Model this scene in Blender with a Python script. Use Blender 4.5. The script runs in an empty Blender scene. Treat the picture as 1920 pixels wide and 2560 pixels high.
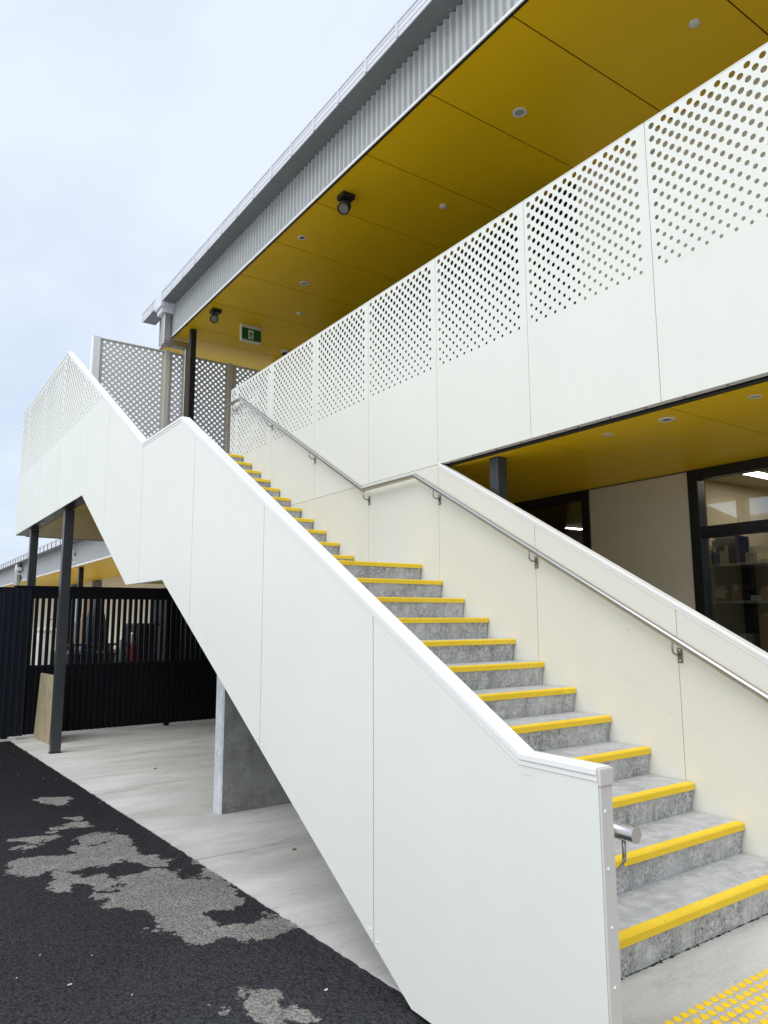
import bpy, bmesh, math, random
from mathutils import Vector, Matrix
import numpy as np
random.seed(7)
S = bpy.context.scene
COL = S.collection
# ------------------------------------------------------------------ camera
F_PX, YAW, PITCH, ROLL = 1815.6, math.radians(34.781), math.radians(8.401), math.radians(-0.247)
CAM = np.array([-4.26476, -2.15929, 1.52403])
def cam_axes():
    f = np.array([math.sin(YAW)*math.cos(PITCH), math.cos(YAW)*math.cos(PITCH), math.sin(PITCH)])
    r = np.array([math.cos(YAW), -math.sin(YAW), 0.0]); u = np.cross(r, f)
    return r*math.cos(ROLL)+u*math.sin(ROLL), -r*math.sin(ROLL)+u*math.cos(ROLL), f
AR, AU, AF = cam_axes()
cd = bpy.data.cameras.new('camera'); cam = bpy.data.objects.new('camera', cd); COL.objects.link(cam)
cam.matrix_world = Matrix(((AR[0], AU[0], -AF[0], CAM[0]), (AR[1], AU[1], -AF[1], CAM[1]), (AR[2], AU[2], -AF[2], CAM[2]), (0, 0, 0, 1)))
cd.sensor_fit = 'VERTICAL'; cd.sensor_height = 36.0; cd.lens = F_PX/2560*36.0
cd.clip_start = 0.05; cd.clip_end = 3000
S.camera = cam
S.render.resolution_x, S.render.resolution_y = 768, 1024
# ------------------------------------------------------------------ sky, sun, exposure (overcast)
SUN_EL, SUN_AZ = math.radians(55), math.radians(258)      # azimuth clockwise from +Y: light from -X, a little -Y
w = bpy.data.worlds.new('World'); S.world = w; w.use_nodes = True
nt = w.node_tree; nt.nodes.clear()
N = nt.nodes.new; LK = nt.links.new
out = N('ShaderNodeOutputWorld'); bg = N('ShaderNodeBackground'); bg.inputs['Strength'].default_value = 0.1
sky = N('ShaderNodeTexSky'); sky.sky_type = 'NISHITA'; sky.sun_disc = False
sky.sun_elevation = SUN_EL; sky.sun_rotation = SUN_AZ; sky.dust_density = 2.0
tc = N('ShaderNodeTexCoord'); sep = N('ShaderNodeSeparateXYZ'); LK(tc.outputs['Generated'], sep.inputs[0])
mx = N('ShaderNodeMath'); mx.operation = 'MAXIMUM'; LK(sep.outputs['Z'], mx.inputs[0]); mx.inputs[1].default_value = 0.0
ad = N('ShaderNodeMath'); ad.operation = 'ADD'; LK(mx.outputs[0], ad.inputs[0]); ad.inputs[1].default_value = 0.35
dv = N('ShaderNodeVectorMath'); dv.operation = 'DIVIDE'; LK(tc.outputs['Generated'], dv.inputs[0]); LK(ad.outputs[0], dv.inputs[1])
n1 = N('ShaderNodeTexNoise'); n1.inputs['Scale'].default_value = 1.7; n1.inputs['Detail'].default_value = 6; n1.inputs['Roughness'].default_value = 0.52
n1.inputs['Distortion'].default_value = 0.35
LK(dv.outputs[0], n1.inputs['Vector'])
cr = N('ShaderNodeValToRGB'); LK(n1.outputs['Fac'], cr.inputs[0])
cr.color_ramp.elements[0].position = 0.34; cr.color_ramp.elements[0].color = (0.655, 0.745, 0.90, 1)
cr.color_ramp.elements[1].position = 0.62; cr.color_ramp.elements[1].color = (0.825, 0.905, 1.0, 1)
sc = N('ShaderNodeVectorMath'); sc.operation = 'SCALE'; LK(cr.outputs[0], sc.inputs[0]); sc.inputs['Scale'].default_value = 7.2
mixs = N('ShaderNodeMix'); mixs.data_type = 'RGBA'; mixs.inputs['Factor'].default_value = 0.88
LK(sky.outputs[0], mixs.inputs['A']); LK(sc.outputs[0], mixs.inputs['B'])
LK(mixs.outputs['Result'], bg.inputs['Color']); LK(bg.outputs[0], out.inputs[0])
sl = bpy.data.lights.new('sun', 'SUN'); sl.energy = 1.5; sl.angle = math.radians(60); sl.color = (1.0, 0.97, 0.93)
so = bpy.data.objects.new('sun', sl); COL.objects.link(so)
sd = Vector((math.sin(SUN_AZ)*math.cos(SUN_EL), math.cos(SUN_AZ)*math.cos(SUN_EL), math.sin(SUN_EL)))
so.rotation_euler = sd.to_track_quat('Z', 'Y').to_euler(); so.location = (-8, -6, 14)
S.view_settings.view_transform = 'Standard'; S.view_settings.look = 'None'
S.view_settings.exposure = 0.62; S.view_settings.gamma = 1.0; S.view_settings.use_curve_mapping = False
S.render.engine = 'CYCLES'; S.cycles.max_bounces = 10; S.cycles.diffuse_bounces = 6; S.cycles.transparent_max_bounces = 16

def un(u, v, **k):
    """a photo pixel (1920x2560) on the plane x=, y= or z= given"""
    d = AR*(u-960)/F_PX - AU*(v-1280)/F_PX + AF
    (a, c), = k.items(); i = 'xyz'.index(a)
    return CAM + d*(c-CAM[i])/d[i]
def gz(y): return -0.0125*min(max(y, 0.0), 30.0)
def ung(u, v):
    p = un(u, v, z=0.0)
    for _ in range(6): p = un(u, v, z=gz(p[1]))
    return p
# ------------------------------------------------------------------ materials
def new_mat(name):
    m = bpy.data.materials.new(name); m.use_nodes = True
    t = m.node_tree; b = t.nodes['Principled BSDF']; return m, t, b
def noise(t, scale, detail=4, rough=0.55, vec=None, dist=0.0):
    n = t.nodes.new('ShaderNodeTexNoise'); n.inputs['Scale'].default_value = scale; n.inputs['Detail'].default_value = detail
    n.inputs['Roughness'].default_value = rough; n.inputs['Distortion'].default_value = dist
    if vec is not None: t.links.new(vec, n.inputs['Vector'])
    return n.outputs['Fac']
def ramp(t, fac, stops):
    r = t.nodes.new('ShaderNodeValToRGB'); t.links.new(fac, r.inputs[0]); e = r.color_ramp.elements
    e[0].position, e[0].color = stops[0][0], (*stops[0][1], 1); e[1].position, e[1].color = stops[-1][0], (*stops[-1][1], 1)
    for p, c in stops[1:-1]:
        x = e.new(p); x.color = (*c, 1)
    return r.outputs[0]
def g3(v): return (v, v, v)
def mixc(t, fac, a, b, mode='MIX'):
    m = t.nodes.new('ShaderNodeMix'); m.data_type = 'RGBA'; m.blend_type = mode
    for s, x in ((m.inputs['Factor'], fac), (m.inputs['A'], a), (m.inputs['B'], b)):
        if isinstance(x, (int, float)): s.default_value = x
        elif isinstance(x, tuple): s.default_value = (*x, 1)
        else: t.links.new(x, s)
    return m.outputs['Result']
def math_(t, op, a, b=0.0, c=None):
    m = t.nodes.new('ShaderNodeMath'); m.operation = op
    for i, x in enumerate((a, b) if c is None else (a, b, c)):
        if isinstance(x, (int, float)): m.inputs[i].default_value = x
        else: t.links.new(x, m.inputs[i])
    return m.outputs[0]
def bump(t, b, h, strength=0.3, dist=0.01):
    n = t.nodes.new('ShaderNodeBump'); n.inputs['Strength'].default_value = strength; n.inputs['Distance'].default_value = dist
    t.links.new(h, n.inputs['Height']); t.links.new(n.outputs[0], b.inputs['Normal'])
def wpos(t): return t.nodes.new('ShaderNodeNewGeometry').outputs['Position']
def stretch(t, vec, s):
    m = t.nodes.new('ShaderNodeVectorMath'); m.operation = 'MULTIPLY'; t.links.new(vec, m.inputs[0]); m.inputs[1].default_value = s
    return m.outputs[0]
def painted(name, col, rough=0.45, var=0.03, metal=0.0, wave=0.04, spec=0.4, grain=0.0):
    m, t, b = new_mat(name); p = wpos(t)
    n = noise(t, 1.3, 5, 0.6, p); c = ramp(t, n, [(0.3, tuple(x*(1-var) for x in col)), (0.7, tuple(min(1, x*(1+var)) for x in col))])
    sm = noise(t, 6.0, 6, 0.7, stretch(t, p, (1, 1, 0.25)))
    c = mixc(t, 0.5, c, ramp(t, sm, [(0.35, g3(0.975)), (0.6, g3(1.0))]), 'MULTIPLY')
    t.links.new(c, b.inputs['Base Color'])
    r = ramp(t, noise(t, 9, 5, 0.6, p), [(0.3, g3(rough*0.85)), (0.7, g3(min(1, rough*1.15)))]); t.links.new(r, b.inputs['Roughness'])
    b.inputs['Metallic'].default_value = metal; b.inputs['Specular IOR Level'].default_value = spec
    if wave: bump(t, b, noise(t, 2.2, 2, 0.4, p), wave, 0.02)
    return m
M = {}
M['white'] = painted('white_panel', (0.765, 0.78, 0.72), 0.42, 0.015)
M['cream'] = painted('cream_panel', (0.735, 0.73, 0.655), 0.45, 0.02)
M['cap'] = painted('white_cap', (0.84, 0.84, 0.82), 0.38, 0.01)
M['beige_trim'] = painted('beige_trim', (0.66, 0.63, 0.57), 0.4, 0.02)
M['beige_wall'] = painted('beige_wall', (0.70, 0.65, 0.50), 0.5, 0.03)
M['taupe'] = painted('taupe_steel', (0.60, 0.585, 0.52), 0.45, 0.03)
M['taupe_l'] = painted('pale_taupe_steel', (0.60, 0.59, 0.52), 0.45, 0.03)
M['yellow'] = painted('yellow_soffit', (0.88, 0.555, 0.008), 0.42, 0.02, wave=0.0, spec=0.25)
M['black'] = painted('black_steel', (0.012, 0.0125, 0.014), 0.4, 0.1)
M['charcoal'] = painted('charcoal_steel', (0.045, 0.05, 0.052), 0.38, 0.08)
M['navy'] = painted('dark_fence', (0.0040, 0.0048, 0.0075), 0.5, 0.12, spec=0.2)
M['navy2'] = painted('navy_fence', (0.008, 0.011, 0.019), 0.5, 0.12, spec=0.25)
M['frame'] = painted('window_frame', (0.014, 0.014, 0.016), 0.4, 0.1)
M['grey_sheet'] = painted('grey_sheet', (0.48, 0.50, 0.50), 0.38, 0.03, spec=0.5)
M['gutter'] = painted('grey_gutter', (0.70, 0.72, 0.77), 0.35, 0.03, spec=0.5)
M['gutter_shade'] = painted('grey_gutter_shade', (0.18, 0.19, 0.195), 0.45, 0.05)  # darker copy of the gutter grey, underside shade painted in
M['plastic_w'] = painted('white_plastic', (0.75, 0.74, 0.70), 0.4, 0.02, wave=0)
M['lens'] = painted('frosted_lens', (0.42, 0.41, 0.37), 0.3, 0.05, wave=0)
M['lens_d'] = painted('spotlight_lens', (0.20, 0.19, 0.165), 0.5, 0.05, wave=0, spec=0.2)
M['lining_shaded'] = painted('lining_shaded', (0.20, 0.20, 0.19), 0.6, 0.03)  # dim shade behind the holes is put into this grey
M['deck_d'] = painted('balcony_floor_dark', (0.09, 0.09, 0.088), 0.8, 0.08)  # unseen floor darkened to cut light bounced onto the soffit
M['dark'] = painted('dark_void', (0.01, 0.01, 0.01), 0.8, 0.1, wave=0)
M['card'] = painted('cardboard', (0.30, 0.17, 0.08), 0.8, 0.08)
M['card_pale'] = painted('pale_card', (0.55, 0.49, 0.38), 0.8, 0.06)
M['paper'] = painted('paper', (0.68, 0.66, 0.60), 0.8, 0.04)
M['shelf'] = painted('shelf_board', (0.45, 0.43, 0.40), 0.5, 0.04)
M['blue'] = painted('blue_plastic', (0.01, 0.05, 0.16), 0.25, 0.06, wave=0)
M['navy_box'] = painted('navy_print', (0.012, 0.014, 0.05), 0.4, 0.06, wave=0)
M['red'] = painted('red_paint', (0.35, 0.012, 0.02), 0.35, 0.05, wave=0)
M['teal'] = painted('grey_green_paint', (0.12, 0.19, 0.19), 0.4, 0.05, wave=0)
M['ink'] = painted('black_ink', (0.02, 0.02, 0.025), 0.6, 0.05, wave=0)
M['green'] = painted('green_sign', (0.0, 0.11, 0.025), 0.3, 0.04, wave=0)
M['sign_w'] = painted('sign_white', (0.70, 0.75, 0.66), 0.4, 0.02, wave=0)
M['ceiling'] = painted('room_ceiling', (0.42, 0.39, 0.32), 0.8, 0.04)
M['room'] = painted('room_wall', (0.50, 0.44, 0.32), 0.7, 0.04)
M['room_dark'] = painted('room_dark', (0.05, 0.045, 0.04), 0.7, 0.08)

def steel(name, col, rough, brush):
    m, t, b = new_mat(name); tcn = t.nodes.new('ShaderNodeTexCoord').outputs['Object']
    n = noise(t, 60, 3, 0.6, stretch(t, tcn, brush))
    t.links.new(ramp(t, n, [(0.3, tuple(x*0.95 for x in col)), (0.7, col)]), b.inputs['Base Color'])
    t.links.new(ramp(t, n, [(0.2, g3(rough*0.9)), (0.8, g3(rough*1.15))]), b.inputs['Roughness'])
    b.inputs['Metallic'].default_value = 1.0; return m
M['stainless'] = steel('brushed_stainless', (0.60, 0.585, 0.56), 0.24, (0.6, 4, 4))
M['stainless_dark'] = steel('dark_stainless', (0.36, 0.35, 0.33), 0.3, (4, 4, 4))
M['galv'] = steel('galvanised_pipe', (0.52, 0.50, 0.48), 0.4, (1, 1, 0.3))

def concrete(name, lo, hi, dark, pit=0.5, streak=0.3, bscale=1.0, grime=0.25):
    m, t, b = new_mat(name); p = wpos(t)
    c = ramp(t, noise(t, 2.3*bscale, 8, 0.62, p, 0.3), [(0.3, lo), (0.68, hi)])
    # mottled blotches
    bl = noise(t, 9*bscale, 8, 0.72, p)
    c = mixc(t, ramp(t, bl, [(0.45, g3(0)), (0.62, g3(1))]), c, tuple(x*1.12 for x in hi))
    bl2 = noise(t, 26*bscale, 6, 0.75, p); big = noise(t, 3.1, 3, 0.5, p)
    f = math_(t, 'MULTIPLY', ramp(t, bl2, [(0.44, g3(0)), (0.74, g3(1))]), ramp(t, big, [(0.38, g3(0)), (0.58, g3(1))]))
    c = mixc(t, math_(t, 'MULTIPLY', f, grime*2.2), c, dark)
    # vertical run marks
    sv = noise(t, 7, 5, 0.7, stretch(t, p, (2.2, 2.2, 0.22)))
    c = mixc(t, math_(t, 'MULTIPLY', ramp(t, sv, [(0.52, g3(0)), (0.66, g3(1))]), streak), c, dark)
    # pin holes
    v = t.nodes.new('ShaderNodeTexVoronoi'); v.inputs['Scale'].default_value = 85; t.links.new(p, v.inputs['Vector'])
    vm = noise(t, 12, 3, 0.6, p)
    ph = math_(t, 'MULTIPLY', ramp(t, v.outputs['Distance'], [(0.14, g3(1)), (0.24, g3(0))]), ramp(t, vm, [(0.43, g3(0)), (0.55, g3(1))]))
    c = mixc(t, math_(t, 'MULTIPLY', ph, pit), c, tuple(x*0.35 for x in dark))
    c = mixc(t, 0.8, c, ramp(t, noise(t, 75*bscale, 9, 0.8, p), [(0.3, g3(0.72)), (0.5, g3(1.0)), (0.75, g3(1.16))]), 'MULTIPLY')
    t.links.new(c, b.inputs['Base Color']); b.inputs['Roughness'].default_value = 0.82; b.inputs['Specular IOR Level'].default_value = 0.25
    h = math_(t, 'SUBTRACT', noise(t, 60, 6, 0.7, p), math_(t, 'MULTIPLY', ph, 1.2)); bump(t, b, h, 0.35, 0.004)
    return m
M['tread'] = concrete('tread_concrete', (0.33, 0.338, 0.343), (0.47, 0.48, 0.485), (0.20, 0.20, 0.20), 0.2, 0.0, 1.3, 0.10)
M['riser'] = concrete('riser_concrete', (0.37, 0.375, 0.37), (0.58, 0.585, 0.58), (0.085, 0.085, 0.078), 1.0, 0.3, 1.9, 0.52)
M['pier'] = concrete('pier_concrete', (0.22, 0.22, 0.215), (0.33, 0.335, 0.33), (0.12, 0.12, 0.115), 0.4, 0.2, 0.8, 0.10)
M['pier_lit'] = concrete('pier_lit_concrete', (0.46, 0.48, 0.50), (0.60, 0.62, 0.65), (0.3, 0.31, 0.32), 0.3, 0.1, 1.0, 0.08)  # paler copy of the pier concrete, sky light painted in

def slab_mat():
    m, t, b = new_mat('broom_concrete'); p = wpos(t)
    c = ramp(t, noise(t, 1.1, 7, 0.6, stretch(t, p, (0.6, 1.6, 1)), 0.4), [(0.32, (0.43, 0.42, 0.395)), (0.66, (0.64, 0.635, 0.61))])
    br = noise(t, 30, 5, 0.75, stretch(t, p, (0.16, 1.0, 1.0)))            # broom strokes along x
    c = mixc(t, 0.55, c, ramp(t, br, [(0.3, g3(0.88)), (0.7, g3(1.05))]), 'MULTIPLY')
    sp = noise(t, 5, 7, 0.75, stretch(t, p, (0.35, 1, 1)), 0.5)
    c = mixc(t, ramp(t, sp, [(0.55, g3(0)), (0.72, g3(0.6))]), c, (0.25, 0.235, 0.21))
    v = t.nodes.new('ShaderNodeTexVoronoi'); v.inputs['Scale'].default_value = 9; t.links.new(p, v.inputs['Vector'])
    c = mixc(t, ramp(t, v.outputs['Distance'], [(0.03, g3(0.8)), (0.05, g3(0))]), c, (0.07, 0.06, 0.05))
    c = mixc(t, 0.7, c, ramp(t, noise(t, 60, 9, 0.8, stretch(t, p, (0.5, 1, 1))), [(0.3, g3(0.80)), (0.5, g3(1.0)), (0.75, g3(1.12))]), 'MULTIPLY')
    t.links.new(c, b.inputs['Base Color']); b.inputs['Roughness'].default_value = 0.85; b.inputs['Specular IOR Level'].default_value = 0.2
    bump(t, b, math_(t, 'ADD', br, noise(t, 90, 4, 0.6, p)), 0.3, 0.004); return m
M['slab'] = slab_mat()

def asphalt_mat():
    m, t, b = new_mat('asphalt'); p = wpos(t)
    # dry patches on the damp asphalt, as ellipses on the ground with ragged outlines
    blobs = [(325,328,120,24),(470,470,85,19),(370,492,70,13),(270,512,50,9),(170,560,75,25),(250,545,75,12),(140,600,55,9),
             (600,560,150,48),(690,620,140,75),(560,620,120,55),(230,705,150,55),(180,745,120,36),(400,700,130,45),(560,680,110,40),
             (400,770,105,32),(370,830,80,38),(350,870,50,24),(460,800,110,30),(600,800,90,45),(800,672,150,34),(930,690,110,30),
             (900,800,200,75),(760,880,210,55),(1000,850,260,90),(1180,900,230,80),(870,940,260,45),(1290,870,120,75),
             (1080,1010,200,60),(1000,1060,140,40),(1180,1080,220,62),(1150,1150,120,55),(1380,1080,230,50),(1560,1060,200,42),(1330,940,90,45),
             (1150,700,45,22),(1210,745,75,42),(1255,795,60,45),
             (1610,1540,165,90),(1700,1600,220,80),(1480,1470,55,28),(1290,1540,44,20),(1560,1640,90,60),(440,437,50,8)]
    holes = [(770,742,115,36),(1120,742,110,30),(1060,700,60,24),(1400,985,100,30),(650,860,60,10),(1500,1485,40,15),(600,596,34,8)]
    k = 700/1659.
    P0 = p
    nv = t.nodes.new('ShaderNodeTexNoise'); nv.inputs['Scale'].default_value = 3.2; nv.inputs['Detail'].default_value = 9; nv.inputs['Roughness'].default_value = 0.68
    t.links.new(P0, nv.inputs['Vector'])
    s1 = t.nodes.new('ShaderNodeVectorMath'); s1.operation = 'SUBTRACT'; t.links.new(nv.outputs['Color'], s1.inputs[0]); s1.inputs[1].default_value = (0.5, 0.5, 0.5)
    s2 = t.nodes.new('ShaderNodeVectorMath'); s2.operation = 'MULTIPLY_ADD'; t.links.new(s1.outputs[0], s2.inputs[0]); s2.inputs[1].default_value = (0.55, 0.55, 0)
    t.links.new(P0, s2.inputs[2]); PW = s2.outputs[0]
    def field(lst):
        acc = None
        for cx, cy, rx, ry in lst:
            c0 = ung(cx*k, 1860+cy*k); A = ung((cx+rx)*k, 1860+cy*k)-c0; B = ung(cx*k, 1860+(cy+ry)*k)-c0
            Mi = np.linalg.inv(np.array([[A[0], B[0]], [A[1], B[1]]]))
            sb = t.nodes.new('ShaderNodeVectorMath'); sb.operation = 'SUBTRACT'; t.links.new(PW, sb.inputs[0]); sb.inputs[1].default_value = (c0[0], c0[1], 0)
            d1 = t.nodes.new('ShaderNodeVectorMath'); d1.operation = 'DOT_PRODUCT'; t.links.new(sb.outputs[0], d1.inputs[0]); d1.inputs[1].default_value = (Mi[0][0], Mi[0][1], 0)
            d2 = t.nodes.new('ShaderNodeVectorMath'); d2.operation = 'DOT_PRODUCT'; t.links.new(sb.outputs[0], d2.inputs[0]); d2.inputs[1].default_value = (Mi[1][0], Mi[1][1], 0)
            q = math_(t, 'MULTIPLY', d1.outputs['Value'], d1.outputs['Value']); q = math_(t, 'MULTIPLY_ADD', d2.outputs['Value'], d2.outputs['Value'], q)
            acc = q if acc is None else math_(t, 'MINIMUM', acc, q)
        return acc
    fb = field(blobs); fh = field(holes)
    fine = noise(t, 14, 6, 0.75, P0)
    fb = math_(t, 'ADD', fb, math_(t, 'MULTIPLY', math_(t, 'SUBTRACT', fine, 0.5), 1.5))
    fh = math_(t, 'ADD', fh, math_(t, 'MULTIPLY', math_(t, 'SUBTRACT', fine, 0.5), 1.5))
    dry_bounce = math_(t, 'MULTIPLY', ramp(t, fb, [(0.93, g3(1)), (1.0, g3(0))]), ramp(t, fh, [(0.9, g3(0)), (1.0, g3(1))]))
    sto = t.nodes.new('ShaderNodeTexVoronoi'); sto.inputs['Scale'].default_value = 95; t.links.new(P0, sto.inputs['Vector'])
    grain = ramp(t, sto.outputs['Color'], [(0.0, g3(0.35)), (1.0, g3(1.8))])
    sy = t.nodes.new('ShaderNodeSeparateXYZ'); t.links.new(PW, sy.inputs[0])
    y_tone = math_(t, 'ADD', math_(t, 'MULTIPLY_ADD', sy.outputs['Y'], 0.16, 0.12), math_(t, 'MULTIPLY', math_(t, 'SUBTRACT', noise(t, 0.9, 5, 0.6, P0), 0.5), 0.5))  # asphalt tone darkens along y, broken up by noise
    wet = mixc(t, 1.0, ramp(t, y_tone, [(0.0, (0.040, 0.041, 0.045)), (0.45, (0.024, 0.024, 0.027)), (1.0, (0.011, 0.011, 0.0135))]), grain, 'MULTIPLY')
    dryc = mixc(t, 0.75, ramp(t, noise(t, 2.5, 6, 0.65, P0), [(0.3, (0.155, 0.15, 0.138)), (0.7, (0.215, 0.208, 0.195))]), grain, 'MULTIPLY')
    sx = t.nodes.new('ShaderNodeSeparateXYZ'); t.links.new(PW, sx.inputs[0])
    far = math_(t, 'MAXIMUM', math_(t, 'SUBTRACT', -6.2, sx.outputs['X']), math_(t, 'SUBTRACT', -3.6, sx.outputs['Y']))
    dry_bounce = math_(t, 'MAXIMUM', dry_bounce, ramp(t, far, [(0.0, g3(0)), (0.25, g3(1))]))  # also pales asphalt out of view, added to bounce light upward
    c = mixc(t, dry_bounce, wet, dryc)
    t.links.new(c, b.inputs['Base Color'])
    t.links.new(ramp(t, dry_bounce, [(0, g3(0.62)), (1, g3(0.9))]), b.inputs['Roughness']); b.inputs['Specular IOR Level'].default_value = 0.12
    bump(t, b, math_(t, 'SUBTRACT', 1.0, sto.outputs['Distance']), 0.8, 0.006)
    return m
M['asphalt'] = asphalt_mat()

def nosing_mat():
    m, t, b = new_mat('yellow_grit'); p = wpos(t)
    c = ramp(t, noise(t, 3, 6, 0.65, p), [(0.3, (0.80, 0.54, 0.03)), (0.7, (0.90, 0.64, 0.05))])
    sc = noise(t, 30, 5, 0.75, p); big = noise(t, 2.2, 2, 0.5, p)
    f = math_(t, 'MULTIPLY', ramp(t, sc, [(0.60, g3(0)), (0.68, g3(1))]), ramp(t, big, [(0.5, g3(0)), (0.62, g3(1))]))
    c = mixc(t, math_(t, 'MULTIPLY', f, 0.55), c, (0.25, 0.16, 0.03))
    t.links.new(c, b.inputs['Base Color']); b.inputs['Roughness'].default_value = 0.75; b.inputs['Specular IOR Level'].default_value = 0.25
    bump(t, b, noise(t, 220, 3, 0.6, p), 0.6, 0.003); return m
M['nosing'] = nosing_mat()
def ply_mat():
    m, t, b = new_mat('weathered_plywood'); p = wpos(t)
    wv = t.nodes.new('ShaderNodeTexWave'); wv.wave_type = 'RINGS'; wv.inputs['Scale'].default_value = 2.2; wv.inputs['Distortion'].default_value = 7; wv.inputs['Detail'].default_value = 4
    t.links.new(stretch(t, p, (2.5, 2.5, 0.35)), wv.inputs['Vector'])
    c = ramp(t, wv.outputs['Fac'], [(0.2, (0.33, 0.27, 0.16)), (0.8, (0.46, 0.39, 0.25))])
    c = mixc(t, ramp(t, noise(t, 5, 6, 0.7, p), [(0.5, g3(0)), (0.68, g3(0.5))]), c, (0.2, 0.18, 0.12))
    t.links.new(c, b.inputs['Base Color']); b.inputs['Roughness'].default_value = 0.8; return m
M['ply'] = ply_mat()
def glass_mat(nm='window_glass', mul=1.5, add=0.085, tint=(0.80, 0.80, 0.75, 1)):
    m = bpy.data.materials.new(nm); m.use_nodes = True; t = m.node_tree; t.nodes.clear()
    o = t.nodes.new('ShaderNodeOutputMaterial'); tr = t.nodes.new('ShaderNodeBsdfTransparent'); tr.inputs[0].default_value = tint
    gl = t.nodes.new('ShaderNodeBsdfGlossy'); gl.inputs['Roughness'].default_value = 0.0; gl.inputs[0].default_value = (0.9, 0.95, 1, 1)
    fr = t.nodes.new('ShaderNodeFresnel'); fr.inputs[0].default_value = 1.5
    f = math_(t, 'MULTIPLY_ADD', fr.outputs[0], mul, add); mx_ = t.nodes.new('ShaderNodeMixShader')
    t.links.new(f, mx_.inputs[0]); t.links.new(tr.outputs[0], mx_.inputs[1]); t.links.new(gl.outputs[0], mx_.inputs[2]); t.links.new(mx_.outputs[0], o.inputs[0])
    return m
M['glass'] = glass_mat(); M['dark_glass'] = glass_mat('tinted_glass', 0.35, 0.0, (0.12, 0.12, 0.12, 1))
def emit(name, col, s):
    m, t, b = new_mat(name); b.inputs['Emission Color'].default_value = (*col, 1); b.inputs['Emission Strength'].default_value = s
    b.inputs['Base Color'].default_value = (0.8, 0.8, 0.8, 1); return m
M['led'] = emit('lit_panel', (1, 0.95, 0.86), 12.0)
def fade_box():
    m, t, b = new_mat('box_print'); tcn = t.nodes.new('ShaderNodeTexCoord').outputs['Generated']
    sp = t.nodes.new('ShaderNodeSeparateXYZ'); t.links.new(tcn, sp.inputs[0])
    t.links.new(ramp(t, sp.outputs['Z'], [(0.42, (0.012, 0.014, 0.07)), (0.6, (0.09, 0.10, 0.20)), (0.85, (0.50, 0.51, 0.52))]), b.inputs['Base Color']); return m
M['boxprint'] = fade_box()

# ------------------------------------------------------------------ object helpers
def tag(o, label=None, cat=None, group=None, kind=None):
    if label: o['label'] = label
    if cat: o['category'] = cat
    if group: o['group'] = group
    if kind: o['kind'] = kind
    return o
def thing(name, label, cat, loc=(0, 0, 0), rz=0.0, group=None):
    o = bpy.data.objects.new(name, None); o.empty_display_size = 0.1; COL.objects.link(o); o.location = loc; o.rotation_euler[2] = rz
    return tag(o, label, cat, group)
def link(name, me, mat, parent=None, world=True):
    """a mesh object; vertices given in world coordinates are moved into the parent's frame"""
    if mat is not None and not me.materials: me.materials.append(mat)
    o = bpy.data.objects.new(name, me); COL.objects.link(o)
    if parent is not None:
        o.parent = parent
        if world:
            o.matrix_parent_inverse = Matrix.Identity(4)
            mw = parent_matrix(parent); o.matrix_basis = mw.inverted()
    return o
def parent_matrix(p):
    m = p.matrix_basis.copy() if p.parent is None else parent_matrix(p.parent) @ p.matrix_basis
    return m
def mesh_from(verts, faces, smooth=False, recalc=True, bev=0.0, seg=1):
    me = bpy.data.meshes.new('mesh'); bm = bmesh.new()
    vs = [bm.verts.new(v) for v in verts]
    for f in faces:
        try: bm.faces.new([vs[i] for i in f])
        except ValueError: pass
    if recalc: bmesh.ops.recalc_face_normals(bm, faces=bm.faces)
    if bev > 0:
        bmesh.ops.bevel(bm, geom=[e for e in bm.edges if len(e.link_faces) == 2 and e.calc_face_angle(0) > 0.5], offset=bev, segments=seg, affect='EDGES', profile=0.7)
    if smooth:
        for f in bm.faces: f.smooth = True
    bm.to_mesh(me); bm.free(); return me
BOXF = [(0, 1, 3, 2), (4, 6, 7, 5), (0, 4, 5, 1), (2, 3, 7, 6), (0, 2, 6, 4), (1, 5, 7, 3)]
def boxv(x0, x1, y0, y1, z0, z1): return [(x, y, z) for x in (x0, x1) for y in (y0, y1) for z in (z0, z1)]
def box(name, mat, parent, x0, x1, y0, y1, z0, z1, bev=0.0, seg=1):
    return link(name, mesh_from(boxv(x0, x1, y0, y1, z0, z1), BOXF, bev=bev, seg=seg), mat, parent)
def boxes(name, mat, parent, lst, bev=0.0):
    v, f = [], []
    for b in lst:
        n = len(v); v += boxv(*b); f += [tuple(i+n for i in q) for q in BOXF]
    return link(name, mesh_from(v, f, bev=bev), mat, parent)
def prism(name, mat, parent, poly, axis, c0, c1, bev=0.0):
    """polygon in the two remaining axes (ordered), extruded along axis from c0 to c1"""
    def P(a, b, c): return {'x': (c, a, b), 'y': (a, c, b), 'z': (a, b, c)}[axis]
    n = len(poly); v = [P(a, b, c0) for a, b in poly]+[P(a, b, c1) for a, b in poly]
    f = [tuple(range(n)), tuple(range(2*n-1, n-1, -1))]+[(i, (i+1) % n, n+(i+1) % n, n+i) for i in range(n)]
    return link(name, mesh_from(v, f, bev=bev), mat, parent)
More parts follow.
